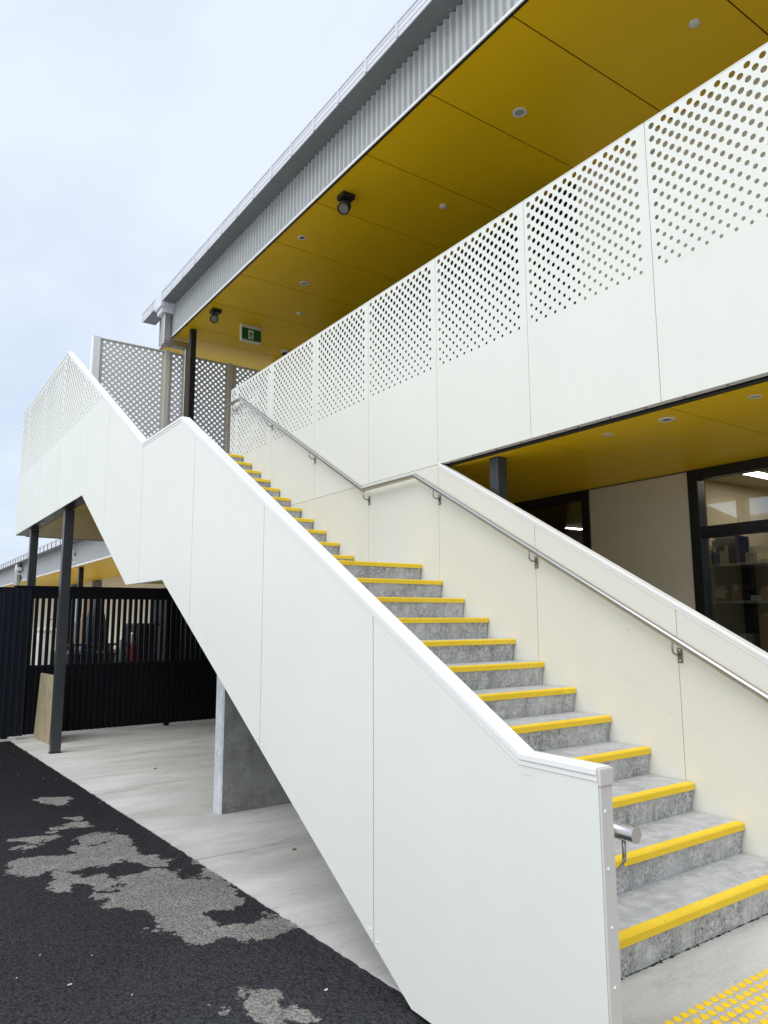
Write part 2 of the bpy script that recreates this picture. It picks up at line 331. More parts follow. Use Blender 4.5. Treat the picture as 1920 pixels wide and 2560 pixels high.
def tube_data(path, r, n=16, cap=True):
    pts = [Vector(p) for p in path]; v, f = [], []
    for i, p in enumerate(pts):
        a = (pts[i]-pts[i-1]).normalized() if i else (pts[1]-pts[0]).normalized()
        b = (pts[i+1]-pts[i]).normalized() if i < len(pts)-1 else a
        tg = (a+b).normalized(); cs = max(0.3, tg.dot(a))
        ref = Vector((0, 0, 1)) if abs(a.z) < 0.9 else Vector((1, 0, 0))
        s = a.cross(ref).normalized(); u = s.cross(a).normalized()
        for k in range(n):
            t = 2*math.pi*k/n; q = s*math.cos(t)*r+u*math.sin(t)*r
            # mitre: slide along a onto the plane through p normal to tg
            q = q - a*(q.dot(tg)/a.dot(tg)); v.append(p+q)
    for i in range(len(pts)-1):
        for k in range(n): f.append((i*n+k, i*n+(k+1) % n, (i+1)*n+(k+1) % n, (i+1)*n+k))
    if cap: f += [tuple(range(n-1, -1, -1)), tuple((len(pts)-1)*n+k for k in range(n))]
    return v, f
def tube(name, mat, parent, path, r, n=16, cap=True):
    v, f = tube_data(path, r, n, cap); me = mesh_from(v, f)
    for p in me.polygons: p.use_smooth = len(p.vertices) == 4
    return link(name, me, mat, parent)
def lathe_me(prof, n=24):
    """profile of (r, z), revolved about z"""
    v, f = [], []
    for r, z in prof:
        for k in range(n): v.append((r*math.cos(2*math.pi*k/n), r*math.sin(2*math.pi*k/n), z))
    for i in range(len(prof)-1):
        for k in range(n): f.append((i*n+k, i*n+(k+1) % n, (i+1)*n+(k+1) % n, (i+1)*n+k))
    f += [tuple(range(n-1, -1, -1)), tuple((len(prof)-1)*n+k for k in range(n))]
    me = mesh_from(v, f)
    for p in me.polygons: p.use_smooth = len(p.vertices) == 4 and False
    return me
# sheet with holes: 2D faces given a thickness
def sheet(name, mat, parent, faces2d, frame, t):
    idx, pts, F = {}, [], []
    for poly in faces2d:
        q = []
        for a, b in poly:
            k = (round(a*20000), round(b*20000))
            if k not in idx: idx[k] = len(pts); pts.append((a, b))
            if not q or q[-1] != idx[k]: q.append(idx[k])
        if len(q) > 1 and q[0] == q[-1]: q.pop()
        if len(q) > 2: F.append(q)
    ed = {}
    for q in F:
        for i in range(len(q)):
            e = (q[i], q[(i+1) % len(q)]); r = (e[1], e[0])
            if r in ed: ed[r] = None
            else: ed[e] = 1
    n = len(pts); v = [frame(a, b, 0.0) for a, b in pts]+[frame(a, b, t) for a, b in pts]
    faces = [tuple(q) for q in F]+[tuple(i+n for i in reversed(q)) for q in F]+[(a, b, b+n, a+n) for (a, b), x in ed.items() if x]
    me = bpy.data.meshes.new('mesh'); me.from_pydata([tuple(x) for x in v], [], faces); me.update()
    return link(name, me, mat, parent)
ANG = [math.radians(45+30*i) for i in range(12)]
def cell(a0, a1, b0, b1, ca, cb, r):
    h = [(ca+r*math.cos(t), cb+r*math.sin(t)) for t in ANG]; m = (a0+a1)/2
    BL, BR, TR, TL = (a0, b0), (a1, b0), (a1, b1), (a0, b1)
    return [[BL, (m, b0), BR, h[9], h[8], h[7], h[6]], [BR, TR, h[0], h[11], h[10], h[9]],
            [TR, (m, b1), TL, h[3], h[2], h[1], h[0]], [TL, BL, h[6], h[5], h[4], h[3]]]
def perf_rows(base, zrows, pitch, yl, yr, rad, tol=0.004):
    """brick rows of holes; yl(z), yr(z) bound the sheet"""
    out_, h = [], pitch/2
    for j, zc in enumerate(zrows):
        za, zb = zc-h/2, zc+h/2; off = h if j % 2 else 0.0
        La, Lb, Ra, Rb = yl(za), yl(zb), yr(za), yr(zb); L = max(La, Lb); R = min(Ra, Rb)
        k0 = math.ceil((L-tol-base-off)/pitch-1e-6); k1 = math.floor((R+tol-base-off)/pitch+1e-6)
        if k1 <= k0: out_.append([(La, za), (Ra, za), (Rb, zb), (Lb, zb)]); continue
        s, e = max(base+off+k0*pitch, L), min(base+off+k1*pitch, R)
        if s-min(La, Lb) > 1e-5: out_.append([(La, za), (s, za), (s, zb), (Lb, zb)])
        if max(Ra, Rb)-e > 1e-5: out_.append([(e, za), (Ra, za), (Rb, zb), (e, zb)])
        for k in range(k0, k1):
            c = base+off+k*pitch; out_ += cell(max(c, s), min(c+pitch, e), za, zb, c+h, zc, rad(zc))
    return out_
ZR = [4.995-0.05*j for j in range(22)]                     # hole rows, 4.995 down to 3.945
def rad(z): return 0.0132+(0.0232-0.0132)*min(1, max(0, (z-3.92)/1.05))
# ------------------------------------------------------------------ ground
def strip_mesh(pts_l, pts_r):
    v = pts_l+pts_r; n = len(pts_l)
    return v, [(i, n+i, n+i+1, i+1) for i in range(n-1)]
ys = [-900, -40, -6, 0, 4, 8, 12, 20, 30, 60, 900]
v, f = [], []
xs = [-900, -40, -8, 0, 8, 40, 900]
for y in ys:
    for x in xs: v.append((x, y, gz(y)-0.008))
for j in range(len(ys)-1):
    for i in range(len(xs)-1): f.append((j*len(xs)+i, j*len(xs)+i+1, (j+1)*len(xs)+i+1, (j+1)*len(xs)+i))
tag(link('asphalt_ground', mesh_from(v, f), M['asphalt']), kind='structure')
v = [(-70, -60, 0.0), (-4.6, -60, 0.0), (-4.6, 0, 0.0), (-70, 0, 0.0), (-4.6, 9.3, gz(9.3)), (-70, 9.3, gz(9.3)), (-7.6, 9.3, gz(9.3)), (-7.6, 60, gz(30)), (-70, 60, gz(30))]
tag(link('added_bounce_yard', mesh_from(v, [(0, 1, 2, 3), (3, 2, 4, 6, 5), (5, 6, 7, 8)]), M['slab']), kind='structure')  # unseen pale ground added to bounce light onto the yellow soffits
# concrete slab: bays with saw-cut joints, a slightly ragged edge to the asphalt
slab = bpy.data.objects.new('concrete_pavement', None); COL.objects.link(slab); tag(slab, kind='structure')
def edge_x(y):
    px = [-8, 0.5, 1.14, 3.4, 9.14, 14]; pv = [-2.33, -2.343, -2.36, -2.42, -2.585, -2.7]
    return float(np.interp(y, px, pv))
random.seed(3)
SJ = [-5.0, -2.4, 0.12, 2.696, 5.258, 7.83, 9.46, 12.0, 15.0, 18.0, 22.0, 26.0, 30.0, 36.0, 46.0]  # bays past the fence added to bounce light onto the wing soffit
for a, b in zip(SJ[:-1], SJ[1:]):
    n = max(2, int((b-a)/(0.035 if b < 9.5 else 0.5))); L_, R_ = [], []
    for i in range(n+1):
        y = a+0.004+(b-a-0.008)*i/n; L_.append((edge_x(y)+random.gauss(0, 0.0035), y, gz(y))); R_.append((6.0, y, gz(y)))
    v, f = strip_mesh(L_, R_); nn = len(v); v += [(x, y, z-0.03) for x, y, z in v]
    f += [(i, i+1, nn+i+1, nn+i) for i in range(n)]                     # left edge
    f += [(0, n+1, nn+n+1, nn), (n, 2*n+1, nn+2*n+1, nn+n)]
    link('slab_bay', mesh_from(v, f), M['slab'], slab)
# ------------------------------------------------------------------ staircase
RIS, GO, LAND = 0.17, 0.3034, 0.913
XO0, XO1 = -2.415, -2.358                                   # outer balustrade faces
XS0, XS1 = -2.352, -0.012
def ny(n): return GO*(n-1)+(LAND if n >= 13 else 0.0)
stair = thing('staircase', 'grey concrete staircase with yellow step nosings between white walls', 'staircase', (-1.2, 0, 0))
random.seed(11)
for n in range(1, 24):
    y0, z1 = ny(n), RIS*n; zb = z1-RIS; y1 = ny(n+1)+0.034 if n < 23 else y0+0.34
    if n == 1: zb = -0.02
    prof = [(y0+0.006, z1-0.006), (y0+0.012, z1), (y1, z1), (y1, zb+0.0), (y0+0.030, zb)]
    st = prism('step', M['riser'], stair, prof, 'x', XS0, XS1)
    # trowelled tread surface
    box('tread', M['tread'], st, XS0+0.001, XS1-0.001, y0+0.05, y1-0.006, z1-0.001, z1+0.0015)
    e = 0.005
    ns = [(y0, z1-0.036), (y0, z1-0.004), (y0+0.006, z1+0.004), (y0+0.052, z1+0.004), (y0+0.055, z1+0.001), (y0+0.013, z1-0.001), (y0+0.007, z1-0.036)]
    prism('nosing', M['nosing'], st, ns, 'x', XS0+0.002, XS1+0.004-random.random()*0.004)
    if n in (1,):
        for px_, py_ in ((1603, 2269), (1839, 2178)):
            c = un(px_, py_, z=z1); d = lathe_me([(0.03, 0), (0.03, 0.003), (0.027, 0.004)], 20)
            o = link('plug', d, M['tread'], st, world=False); o.matrix_basis = parent_matrix(st).inverted() @ Matrix.Translation((c[0], c[1], z1+0.001))
lo = [(0.42, -0.02), (3.62, 1.88), (4.60, 1.88), (6.60, 2.99), (7.7, 2.99)]
up = [(7.7, 3.74), (ny(23)+0.02, 3.73), (ny(13)+0.03, 2.04), (ny(12)+0.4, 1.90), (ny(12), 1.86), (0.33, 0.12), (0.33, -0.02)]
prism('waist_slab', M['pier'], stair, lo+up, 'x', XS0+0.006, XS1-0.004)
# grime along the foot of the first riser
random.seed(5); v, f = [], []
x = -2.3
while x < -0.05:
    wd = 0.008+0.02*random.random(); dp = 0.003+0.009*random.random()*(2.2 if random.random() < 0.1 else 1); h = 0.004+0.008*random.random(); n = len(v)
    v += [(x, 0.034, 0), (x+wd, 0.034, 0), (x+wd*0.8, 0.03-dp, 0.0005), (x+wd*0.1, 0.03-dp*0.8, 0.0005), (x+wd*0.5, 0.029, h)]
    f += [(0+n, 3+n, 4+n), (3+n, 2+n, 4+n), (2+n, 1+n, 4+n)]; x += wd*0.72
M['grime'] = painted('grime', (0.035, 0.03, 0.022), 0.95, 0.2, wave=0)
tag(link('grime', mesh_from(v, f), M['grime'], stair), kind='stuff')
# ------------------------------------------------------------------ outer balustrade
SL = RIS/GO
TOPP = [(-0.632, 1.062), (-0.31, 1.062), (3.27, 3.092), (4.275, 3.092), (7.90, 5.085), (11.47, 5.085)]
BOTP = [(-0.632, 0.012), (0.33, 0.012), (3.60, 1.842), (4.628, 1.845), (6.615, 2.955), (11.47, 2.965)]
def pl(path, y): return float(np.interp(y, [p[0] for p in path], [p[1] for p in path]))
def slope_y(z): return 4.275+(z-3.092)*(7.90-4.275)/(5.085-3.092)
outer = thing('stair_balustrade', 'tall white sheet balustrade wall along the open side of the stairs', 'balustrade', (XO0, 5, 0))
SEAM = [-0.632, 0.594, 1.75, 2.955, 4.255, 5.53, 6.79, 8.065, 9.43, 10.815, 11.47]
def skin(x, t, nm, mat, holes=True):
    for i, (a, b) in enumerate(zip(SEAM[:-1], SEAM[1:])):
        g = 0.0025; a_, b_ = a+(g if i else 0), b-(g if i < 9 else 0); F = []
        bot = [(y, pl(BOTP, y)) for y in [a_]+[p[0] for p in BOTP if a_ < p[0] < b_]+[b_]]
        fr = lambda p, q, d: (x+d, p, q)
        zc0 = ZR[-1]-0.025
        if b_ <= 5.75:
            F.append(bot+[(y, pl(TOPP, y)) for y in reversed([a_]+[p[0] for p in TOPP if a_ < p[0] < b_]+[b_])])
        else:
            yl = lambda z, a_=a_: max(a_, slope_y(z)); yr = lambda z, b_=b_: b_
            lowtop = [(b_, zc0), (yl(zc0), zc0)]
            if pl(TOPP, a_) < zc0: lowtop.append((a_, pl(TOPP, a_)))
            F.append(bot+lowtop)
            rows = [z for z in ZR if slope_y(z+0.025) < b_-0.02][::1]
            # keep row parity with the full list
            F += perf_rows(a, ZR if len(rows) == len(ZR) else [z for z in ZR], 0.1, yl, yr, rad) if len(rows) == len(ZR) else \
                 sum([perf_rows(a+(0.05 if ZR.index(z) % 2 else 0), [z], 0.1, yl, yr, rad) for z in rows], [])
            zt = (rows[0]+0.025) if rows else zc0
            ytop = [y for y in [max(a_, slope_y(zt))]+[p[0] for p in TOPP if max(a_, slope_y(zt)) < p[0] < b_]+[b_]]
            F.append([(yl(zt), zt), (b_, zt)]+[(y, pl(TOPP, y)) for y in reversed(ytop)] if yl(zt) < b_ else [(a_, zt), (b_, zt), (b_, zt+.001)])
        sheet(nm, mat if b_ > 5.75 or nm == 'panel' else M['cream'], outer, F, fr, t)
skin(XO0, 0.004, 'panel', M['white']); skin(XO1-0.004, 0.004, 'lining_panel', M['lining_shaded'])
def cap_run(path, x0, x1, parent, mat):
    P = [Vector((0, p[0], p[1])) for p in path]; nrm = []
    for i in range(len(P)):
        ds = []
        if i: ds.append((P[i]-P[i-1]).normalized())
        if i < len(P)-1: ds.append((P[i+1]-P[i]).normalized())
        n_ = sum((Vector((0, -d.z, d.y)) for d in ds), Vector()); n_.normalize()
        nrm.append(n_/max(0.4, n_.dot(Vector((0, -ds[0].z, ds[0].y)))))
    sec = [(x0-0.003, -0.030), (x0-0.003, -0.014), (x0-0.008, -0.011), (x0-0.008, 0.006), (x0-0.004, 0.010), (x1+0.004, 0.010), (x1+0.008, 0.006), (x1+0.008, -0.011), (x1+0.003, -0.014), (x1+0.003, -0.030)]
    m = len(sec)
    for i in range(len(P)-1):
        v = [(sx, (P[j]+nrm[j]*so_).y, (P[j]+nrm[j]*so_).z) for j in (i, i+1) for sx, so_ in sec]
        f = [tuple(range(m)), tuple(range(2*m-1, m-1, -1))]+[(k, (k+1) % m, m+(k+1) % m, m+k) for k in range(m)]
        link('cap', mesh_from(v, f), mat, parent)
cap_run(TOPP, XO0, XO1, outer, M['cap'])
box('end_plate', M['beige_trim'], outer, XO0+0.001, XO1-0.001, -0.640, -0.6325, 0.012, 1.017, bev=0.002)
box('end_cap', M['beige_trim'], outer, XO0-0.003, XO1+0.003, -0.645, -0.6325, 1.018, 1.070, bev=0.005, seg=2)
screw_me = lathe_me([(0.0055, 0), (0.005, 0.002), (0.003, 0.0035)], 10)
for px_, py_ in ((1513, 2029), (1521, 2173), (1530, 2320), (1537.5, 2470)):
    c = un(px_, py_, y=-0.640)
    o = link('screw', screw_me, M['cap'], outer, world=False); o.matrix_basis = parent_matrix(outer).inverted() @ Matrix.Translation(c) @ Matrix.Rotation(math.pi/2, 4, 'X')
if not screw_me.materials: screw_me.materials.append(M['cap'])
# screws under the seams
for y in SEAM[1:-1]:
    for dy in (-0.03, 0.03):
        o = link('screw', screw_me, None, outer, world=False)
        o.matrix_basis = parent_matrix(outer).inverted() @ Matrix.Translation((XO0, y+dy, pl(BOTP, y+dy)+0.035)) @ Matrix.Rotation(-math.pi/2, 4, 'Y')
box('end_edge', M['white'], outer, XO0+0.005, XO1-0.005, 11.462, 11.469, 2.97, 5.05)
# stiffening posts between the skins
for y in SEAM[1:-1]:
    box('stiffener', M['charcoal'], outer, XO0+0.006, XO1-0.006, y-0.022, y+0.022, pl(BOTP, y)+0.03, pl(TOPP, y)-0.03-0.03)
# ------------------------------------------------------------------ wall on the building side of the stairs
inner = thing('stair_wall', 'cream panelled wall beside the stairs on the building side', 'wall', (0.03, 3, 0))
WTOP = [(-0.632, 1.062), (-0.31, 1.062), (3.068, 2.971), (8.12, 2.971)]
WS = [-0.632, 0.67, 1.88, 3.08, 4.27, 5.465, 6.665, 8.12]
for i, (a, b) in enumerate(zip(WS[:-1], WS[1:])):
    a_, b_ = a+(0.002 if i else 0), b-0.002
    poly = [(a_, gz(a_)+0.01), (b_, gz(b_)+0.01)]+[(y, pl(WTOP, y)) for y in reversed([a_]+[p[0] for p in WTOP if a_ < p[0] < b_]+[b_])]
    prism('panel', M['cream'], inner, poly, 'x', 0.0, 0.006)
    prism('back_panel', M['cream'], inner, poly, 'x', 0.052, 0.058)
M['scuff'] = painted('scuff', (0.58, 0.57, 0.50), 0.7, 0.05, wave=0)
M['scuff_d'] = painted('dark_scuff', (0.16, 0.15, 0.13), 0.7, 0.05, wave=0)
def scuff(pix, wd, mat, x=0.0, side=-1, parent=None):
    pts = [un(u_, v_, x=x) for u_, v_ in pix]; v = []
    for i, q in enumerate(pts):
        e = 0.2 if i in (0, len(pts)-1) else 1.0
        v += [(x+side*0.0006, q[1], q[2]-wd*e), (x+side*0.0006, q[1], q[2]+wd*e)]
    link('scuff_mark', mesh_from(v, [(2*i, 2*i+1, 2*i+3, 2*i+2) for i in range(len(pts)-1)]), M[mat], parent)
for pix, wd, mt in (([(1525, 1662), (1580, 1694), (1618, 1728), (1640, 1752)], 0.0012, 'scuff'), ([(1552, 1690), (1580, 1708), (1604, 1735)], 0.0012, 'scuff'),
                    ([(1648, 1762), (1680, 1785), (1703, 1808)], 0.0016, 'scuff'), ([(1716, 1805), (1750, 1822), (1772, 1838)], 0.0012, 'scuff'),
                    ([(1567, 1576), (1571, 1573), (1570, 1570)], 0.003, 'scuff_d'), ([(1674, 1741), (1680, 1741)], 0.0012, 'scuff_d'), ([(1127, 1354), (1132, 1348)], 0.001, 'scuff_d'),
                    ([(1812, 1920), (1818, 1935), (1823, 1952)], 0.002, 'scuff'), ([(1740, 1985), (1742, 1990)], 0.003, 'scuff_d')):
    scuff(pix, wd, mt, parent=inner)
for pix, wd, mt in (([(1300, 1936), (1318, 1938), (1340, 1941)], 0.0010, 'scuff'), ([(1256, 2480), (1257, 2500), (1258, 2513)], 0.0008, 'scuff_d'), ([(812, 1940), (806, 1960), (803, 1978)], 0.0015, 'scuff')):
    scuff(pix, wd, mt, x=XO0, parent=outer)
cap_run(WTOP[:3], 0.0, 0.058, inner, M['cap'])
box('end_plate', M['beige_trim'], inner, 0.001, 0.057, -0.640, -0.633, 0.012, 1.01, bev=0.002)
for y in WS[1:-1]:
    box('stiffener', M['charcoal'], inner, 0.008, 0.050, y-0.02, y+0.02, gz(y)+0.02, pl(WTOP, y)-0.05)
# ------------------------------------------------------------------ balcony balustrade (upper perforated panels)
dark_screw = lathe_me([(0.009, 0), (0.008, 0.003), (0.004, 0.005)], 10); dark_screw.materials.append(M['black'])
balc = thing('balcony_balustrade', 'long white upper balustrade of perforated panels along the balcony', 'balustrade', (0.0, 3, 2.97))
PS = [-2.92, -1.72, -0.52, 0.68, 1.88, 3.08, 4.275, 5.465, 6.665, 7.87, 8.12]
ZB, ZT = 2.975, 5.05
for a, b in zip(PS[:-1], PS[1:]):
    a_, b_ = a+0.002, b-0.002
    F = [[(a_, ZB), (b_, ZB), (b_, ZR[-1]-0.025), (a_, ZR[-1]-0.025)]]
    F += perf_rows(a-0.005, ZR, 0.1, lambda z: a_, lambda z: b_, rad)
    F.append([(a_, ZR[0]+0.025), (b_, ZR[0]+0.025), (b_, ZT), (a_, ZT)])
    sheet('panel', M['white'], balc, F, lambda p, q, d: (d, p, q), 0.004)
    box('bottom_return', M['cap'], balc, 0.006, 0.072, a_, b_, ZB+0.002, ZB+0.007)
    n = 4
    for k in range(n):
        o = link('screw', dark_screw, None, balc, world=False)
        o.matrix_basis = parent_matrix(balc).inverted() @ Matrix.Translation((0.04, a+(b-a)*(k+0.5)/n, ZB+0.002)) @ Matrix.Rotation(math.pi, 4, 'X')
    box('top_rail', M['white'], balc, -0.002, 0.05, a_+0.001, b_-0.001, ZT-0.004, ZT+0.006, bev=0.002)
for y in PS:
    box('post', M['taupe_l'], balc, 0.012, 0.060, y-0.03, y+0.03, ZB+0.01, ZT-0.008)
# ------------------------------------------------------------------ handrails
def handrail(name, label, x, wall_x, side, pts, brk):
    t = thing(name, label, 'handrail', (x, pts[0][0], pts[0][1]))
    tube('rail', M['stainless'], t, [(x, a, b) for a, b in pts], 0.0245, 24)
    for y, z in brk:
        zr = float(np.interp(y, [p[0] for p in pts], [p[1] for p in pts]))
        pth = [(x, y, zr-0.015), (x, y, z+0.035)]
        for k in range(1, 7):
            q = math.pi/2*k/6; pth.append((x-side*0.035*(1-math.cos(q)), y, z+0.035-0.035*math.sin(q)))
        pth.append((wall_x+side*0.004, y, z))
        br_ = tube('bracket', M['stainless_dark'], t, pth, 0.0065, 10)
        box('mounting_plate', M['stainless_dark'], br_, min(wall_x, wall_x+side*0.006), max(wall_x, wall_x+side*0.006), y-0.019, y+0.019, z-0.055, z+0.04, bev=0.002)
        for dz in (-0.04, 0.025):
            o = link('screw', screw_me, None, br_, world=False)
            o.matrix_basis = parent_matrix(br_).inverted() @ Matrix.Translation((wall_x+side*0.006, y, z+dz)) @ Matrix.Rotation(math.pi/2*side, 4, 'Y')
HP = [(-0.66, 0.86), (-0.31, 0.86), (3.338, 2.898), (4.262, 2.898), (7.58, 4.768), (8.145, 4.768)]
def hz(y): return float(np.interp(y, [p[0] for p in HP], [p[1] for p in HP]))
handrail('handrail', 'stainless handrail bracketed to the cream wall on the building side of the stairs', -0.082, 0.0, -1, HP, [(y, hz(y)-0.105) for y in (-0.45, 0.655, 1.868, 3.06, 4.252, 5.446, 6.655, 7.872)])
handrail('handrail', 'stainless handrail with round end inside the open-side balustrade', XO1+0.078, XO1, 1, HP[:5]+[(7.9, 4.768)], [(y, hz(y)-0.105) for y in (-0.611, 0.6, 1.75, 2.95, 4.25, 5.5, 6.8)])
# ------------------------------------------------------------------ main building
bld = thing('two_storey_building', 'two-storey building with yellow soffits, grey gutter and cream walls', 'building', (3, 3, 0))
YE = 11.95                                                 # far end of the roof
XU = 2.46
XW = 2.15                                                  # wall plane
# upper soffit
JT = [-4.03, -2.83, -1.63, -0.43, 0.77, 1.97, 3.17, 4.37, 5.57, 6.77, 7.98, 9.20, 10.42, 10.95, YE]
ZS = 6.92
for a, b in zip(JT[:-1], JT[1:]):
    box('soffit_panel', M['yellow'], bld, 0.03, XU+0.06, a+0.008, b-0.008, ZS, ZS+0.012)
box('soffit_void', M['dark'], bld, 0.034, XU+0.06, JT[0], YE-0.01, ZS+0.014, ZS+0.03)
# corrugated fascia
def ribs(y0, y1, pitch, x, h, z0, z1, wrib=0.026, slope=0.012):
    pts = []; y = y0
    while y < y1-pitch*0.5:
        pts += [(y, x), (y+pitch-wrib-2*slope, x), (y+pitch-wrib-slope, x-h), (y+pitch-slope, x-h)]; y += pitch
    pts.append((y, x)); v = [(p[1], p[0], z0) for p in pts]+[(p[1], p[0], z1) for p in pts]; n = len(pts)
    return v, [(i, i+1, n+i+1, n+i) for i in range(n-1)]
v, f = ribs(-4.0, YE, 0.1015, 0.034, 0.036, ZS+0.022, 7.56)
link('fascia_sheet', mesh_from(v, f, recalc=False), M['grey_sheet'], bld)
v2 = [(yy-YE+0.03, YE+0.0 - (xx-0.03), zz) for xx, yy, zz in ribs(YE, YE+2.1, 0.1015, 0.03, 0.026, ZS+0.022, 7.56)[0]]
f2 = ribs(YE, YE+2.1, 0.1015, 0.03, 0.026, ZS+0.022, 7.56)[1]
link('fascia_sheet', mesh_from(v2, f2, recalc=False), M['grey_sheet'], bld)
box('fascia_trim', M['cap'], bld, -0.006, 0.036, -4.0, YE+0.03, ZS-0.004, ZS+0.026)
box('fascia_trim', M['black'], bld, 0.008, 0.034, -4.0, YE+0.02, ZS-0.009, ZS-0.0045)
# gutter in jointed lengths with clips
gut = bpy.data.objects.new('gutter', None); COL.objects.link(gut); gut.parent = bld; gut.matrix_basis = parent_matrix(bld).inverted()
GX0, GX1, GZ0, GZ1 = -0.246, 0.002, 7.555, 7.735
GJ = [3.34+0.594*k for k in range(-12, 15)]+[12.25]
GJ = [y for y in GJ if y < 12.3]
for a, b in zip(GJ[:-1], GJ[1:]):
    prof = [(GX1, GZ0), (GX0+0.006, GZ0), (GX0, GZ0+0.006), (GX0, GZ0+0.05), (GX0-0.006, GZ0+0.056), (GX0-0.006, GZ0+0.07), (GX0, GZ0+0.076), (GX0, GZ0+0.118), (GX0-0.006, GZ0+0.124), (GX0-0.006, GZ0+0.138), (GX0, GZ0+0.144), (GX0, GZ1-0.012), (GX0-0.012, GZ1-0.006), (GX0-0.012, GZ1), (GX0+0.02, GZ1), (GX1, GZ1-0.03)]
    prism('gutter_length', M['gutter'], gut, prof, 'y', a+0.002, b-0.002)
    box('gutter_shade_face', M['gutter_shade'], gut, GX0+0.004, GX1+0.012, a+0.006, b-0.004, GZ0-0.006, GZ0-0.0012)  # gutter underside, its shade put into the colour
    boxes('gutter_clip', M['gutter'], gut, [(GX0-0.016, GX0-0.0005, b-0.014, b+0.014, GZ0+0.0, GZ1+0.006), (GX0-0.019, GX0-0.0165, b-0.006, b+0.006, GZ1-0.02, GZ1-0.008)])
# rainwater head
rh = prism('rainwater_head', M['gutter'], bld, [(GX0-0.022, 11.0), (GX0-0.022, 11.40), (0.0, 11.40), (0.0, 11.0)], 'z', 7.46, 7.745, bev=0.004)
prism('rainwater_head', M['gutter'], bld, [(GX0+0.02, 11.04), (GX0+0.02, 11.36), (-0.002, 11.36), (-0.002, 11.04)], 'z', 7.36, 7.459)
# roof sheet
box('roof', M['grey_sheet'], bld, 0.045, 9.0, -4.0, YE-0.02, 7.62, 7.66)
# balcony floor with soffit below
box('balcony_floor', M['deck_d'], bld, 0.068, XU+0.1, -4.0, 11.44, 3.70, 3.91)
ZL = 2.945
LJ = [-4.1, -2.92, -1.72, -0.52, 0.68, 1.88, 3.08, 4.28, 5.48, 6.68, 7.88, 9.08, 10.28, 11.44]
for a, b in zip(LJ[:-1], LJ[1:]):
    box('lower_soffit_panel', M['yellow'], bld, 0.101, XW-0.003, a+0.006, b-0.006, ZL, ZL+0.012)
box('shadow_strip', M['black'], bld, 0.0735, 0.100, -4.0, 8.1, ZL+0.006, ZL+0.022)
box('lower_soffit_void', M['dark'], bld, 0.1005, XW-0.003, -4.0, 11.43, ZL+0.014, ZL+0.03)
# ground-floor wall
box('wall_panel', M['beige_wall'], bld, XW, XW+0.12, 1.882, 3.078, gz(2)-0.1, ZL-0.012)
def window(y0, y1, z0, z1, tz=None, mull=(), fw=0.105, head=0.10, xw=XW, gm='glass'):
    """dark framed glazing: y0<y1; optional transom z range and mullions"""
    wn = boxes('window', M['frame'], bld, [(xw-0.01, xw+0.11, y0, y0+fw, z0, z1), (xw-0.01, xw+0.11, y1-fw, y1, z0, z1), (xw-0.008, xw+0.108, y0+fw, y1-fw, z1-head, z1), (xw-0.008, xw+0.108, y0+fw, y1-fw, z0, z0+0.09)]
               +[(xw-0.008, xw+0.108, m-0.03, m+0.03, z0+0.09, z1-head) for m in mull], bev=0.003)
    cuts = [y0+fw]+[q for m in mull for q in (m-0.03, m+0.03)]+[y1-fw]
    for a, b in zip(cuts[::2], cuts[1::2]):
        zs = [(z0+0.09, z1-head)]
        if tz:
            boxes('transom', M['frame'], wn, [(xw-0.006, xw+0.106, a, b, tz[0], tz[1]), (xw-0.018, xw-0.006, a, b, tz[0]+0.02, tz[1]-0.05)])
            zs = [(z0+0.09, tz[0]), (tz[1], z1-head)]
        for q0, q1 in zs: box('pane', M[gm], wn, xw+0.045, xw+0.051, a-0.006, b+0.006, q0-0.006, q1+0.006)
    return wn
window(-4.0, 1.878, -0.02, ZL-0.002, (2.28, 2.385), (-0.8, -2.4))
window(3.082, 11.44, -0.14, ZL-0.002, None, (4.6, 6.0, 7.5, 9.0, 10.4))
# upper wall: cream to the right, dark glazing beyond
for y0, y1 in ((-4.0, -1.7), (-1.7, 0.8), (0.8, 3.32)):
    box('wall_panel', M['beige_wall'], bld, XU, XU+0.12, y0+0.002, y1-0.002, 3.9, ZS-0.002)
window(3.322, 9.6, 3.92, ZS-0.004, None, (4.8, 6.4, 8.0), xw=XU, gm='dark_glass')
box('wall_panel', M['beige_wall'], bld, XU, XU+0.12, 9.602, 11.44, 3.9, ZS-0.002)
# rooms behind the glazing
RX = 6.0
box('room_back_wall', M['room'], bld, RX, RX+0.1, -4.0, 11.4, -0.2, 7.6)
box('room_ceiling', M['ceiling'], bld, XW+0.125, RX, -4.0, 11.4, 2.955, 3.01)
box('room_floor', M['room_dark'], bld, XW+0.125, RX, -4.0, 11.4, -0.16, -0.12)
box('room_partition', M['room_dark'], bld, XW+0.125, 2.69, 2.03, 2.09, -0.12, 2.954)
box('room_partition', M['room'], bld, 2.70, RX, 2.03, 2.09, -0.12, 2.954)
box('room_end_wall', M['room'], bld, XW+0.125, RX, -4.0, -3.9, -0.12, 7.6)
box('room_end_wall', M['room'], bld, XW+0.125, RX, 11.34, 11.44, -0.12, 7.6)
box('upper_room_floor', M['room_dark'], bld, XW+0.125, RX, -3.9, 11.34, 3.80, 3.88)
box('upper_room_ceiling', M['room_dark'], bld, XW+0.125, RX, -3.9, 11.34, 6.96, 7.0)
box('upper_room_lining', M['room_dark'], bld, 3.4, 3.45, -3.9, 11.34, 3.88, 6.96)
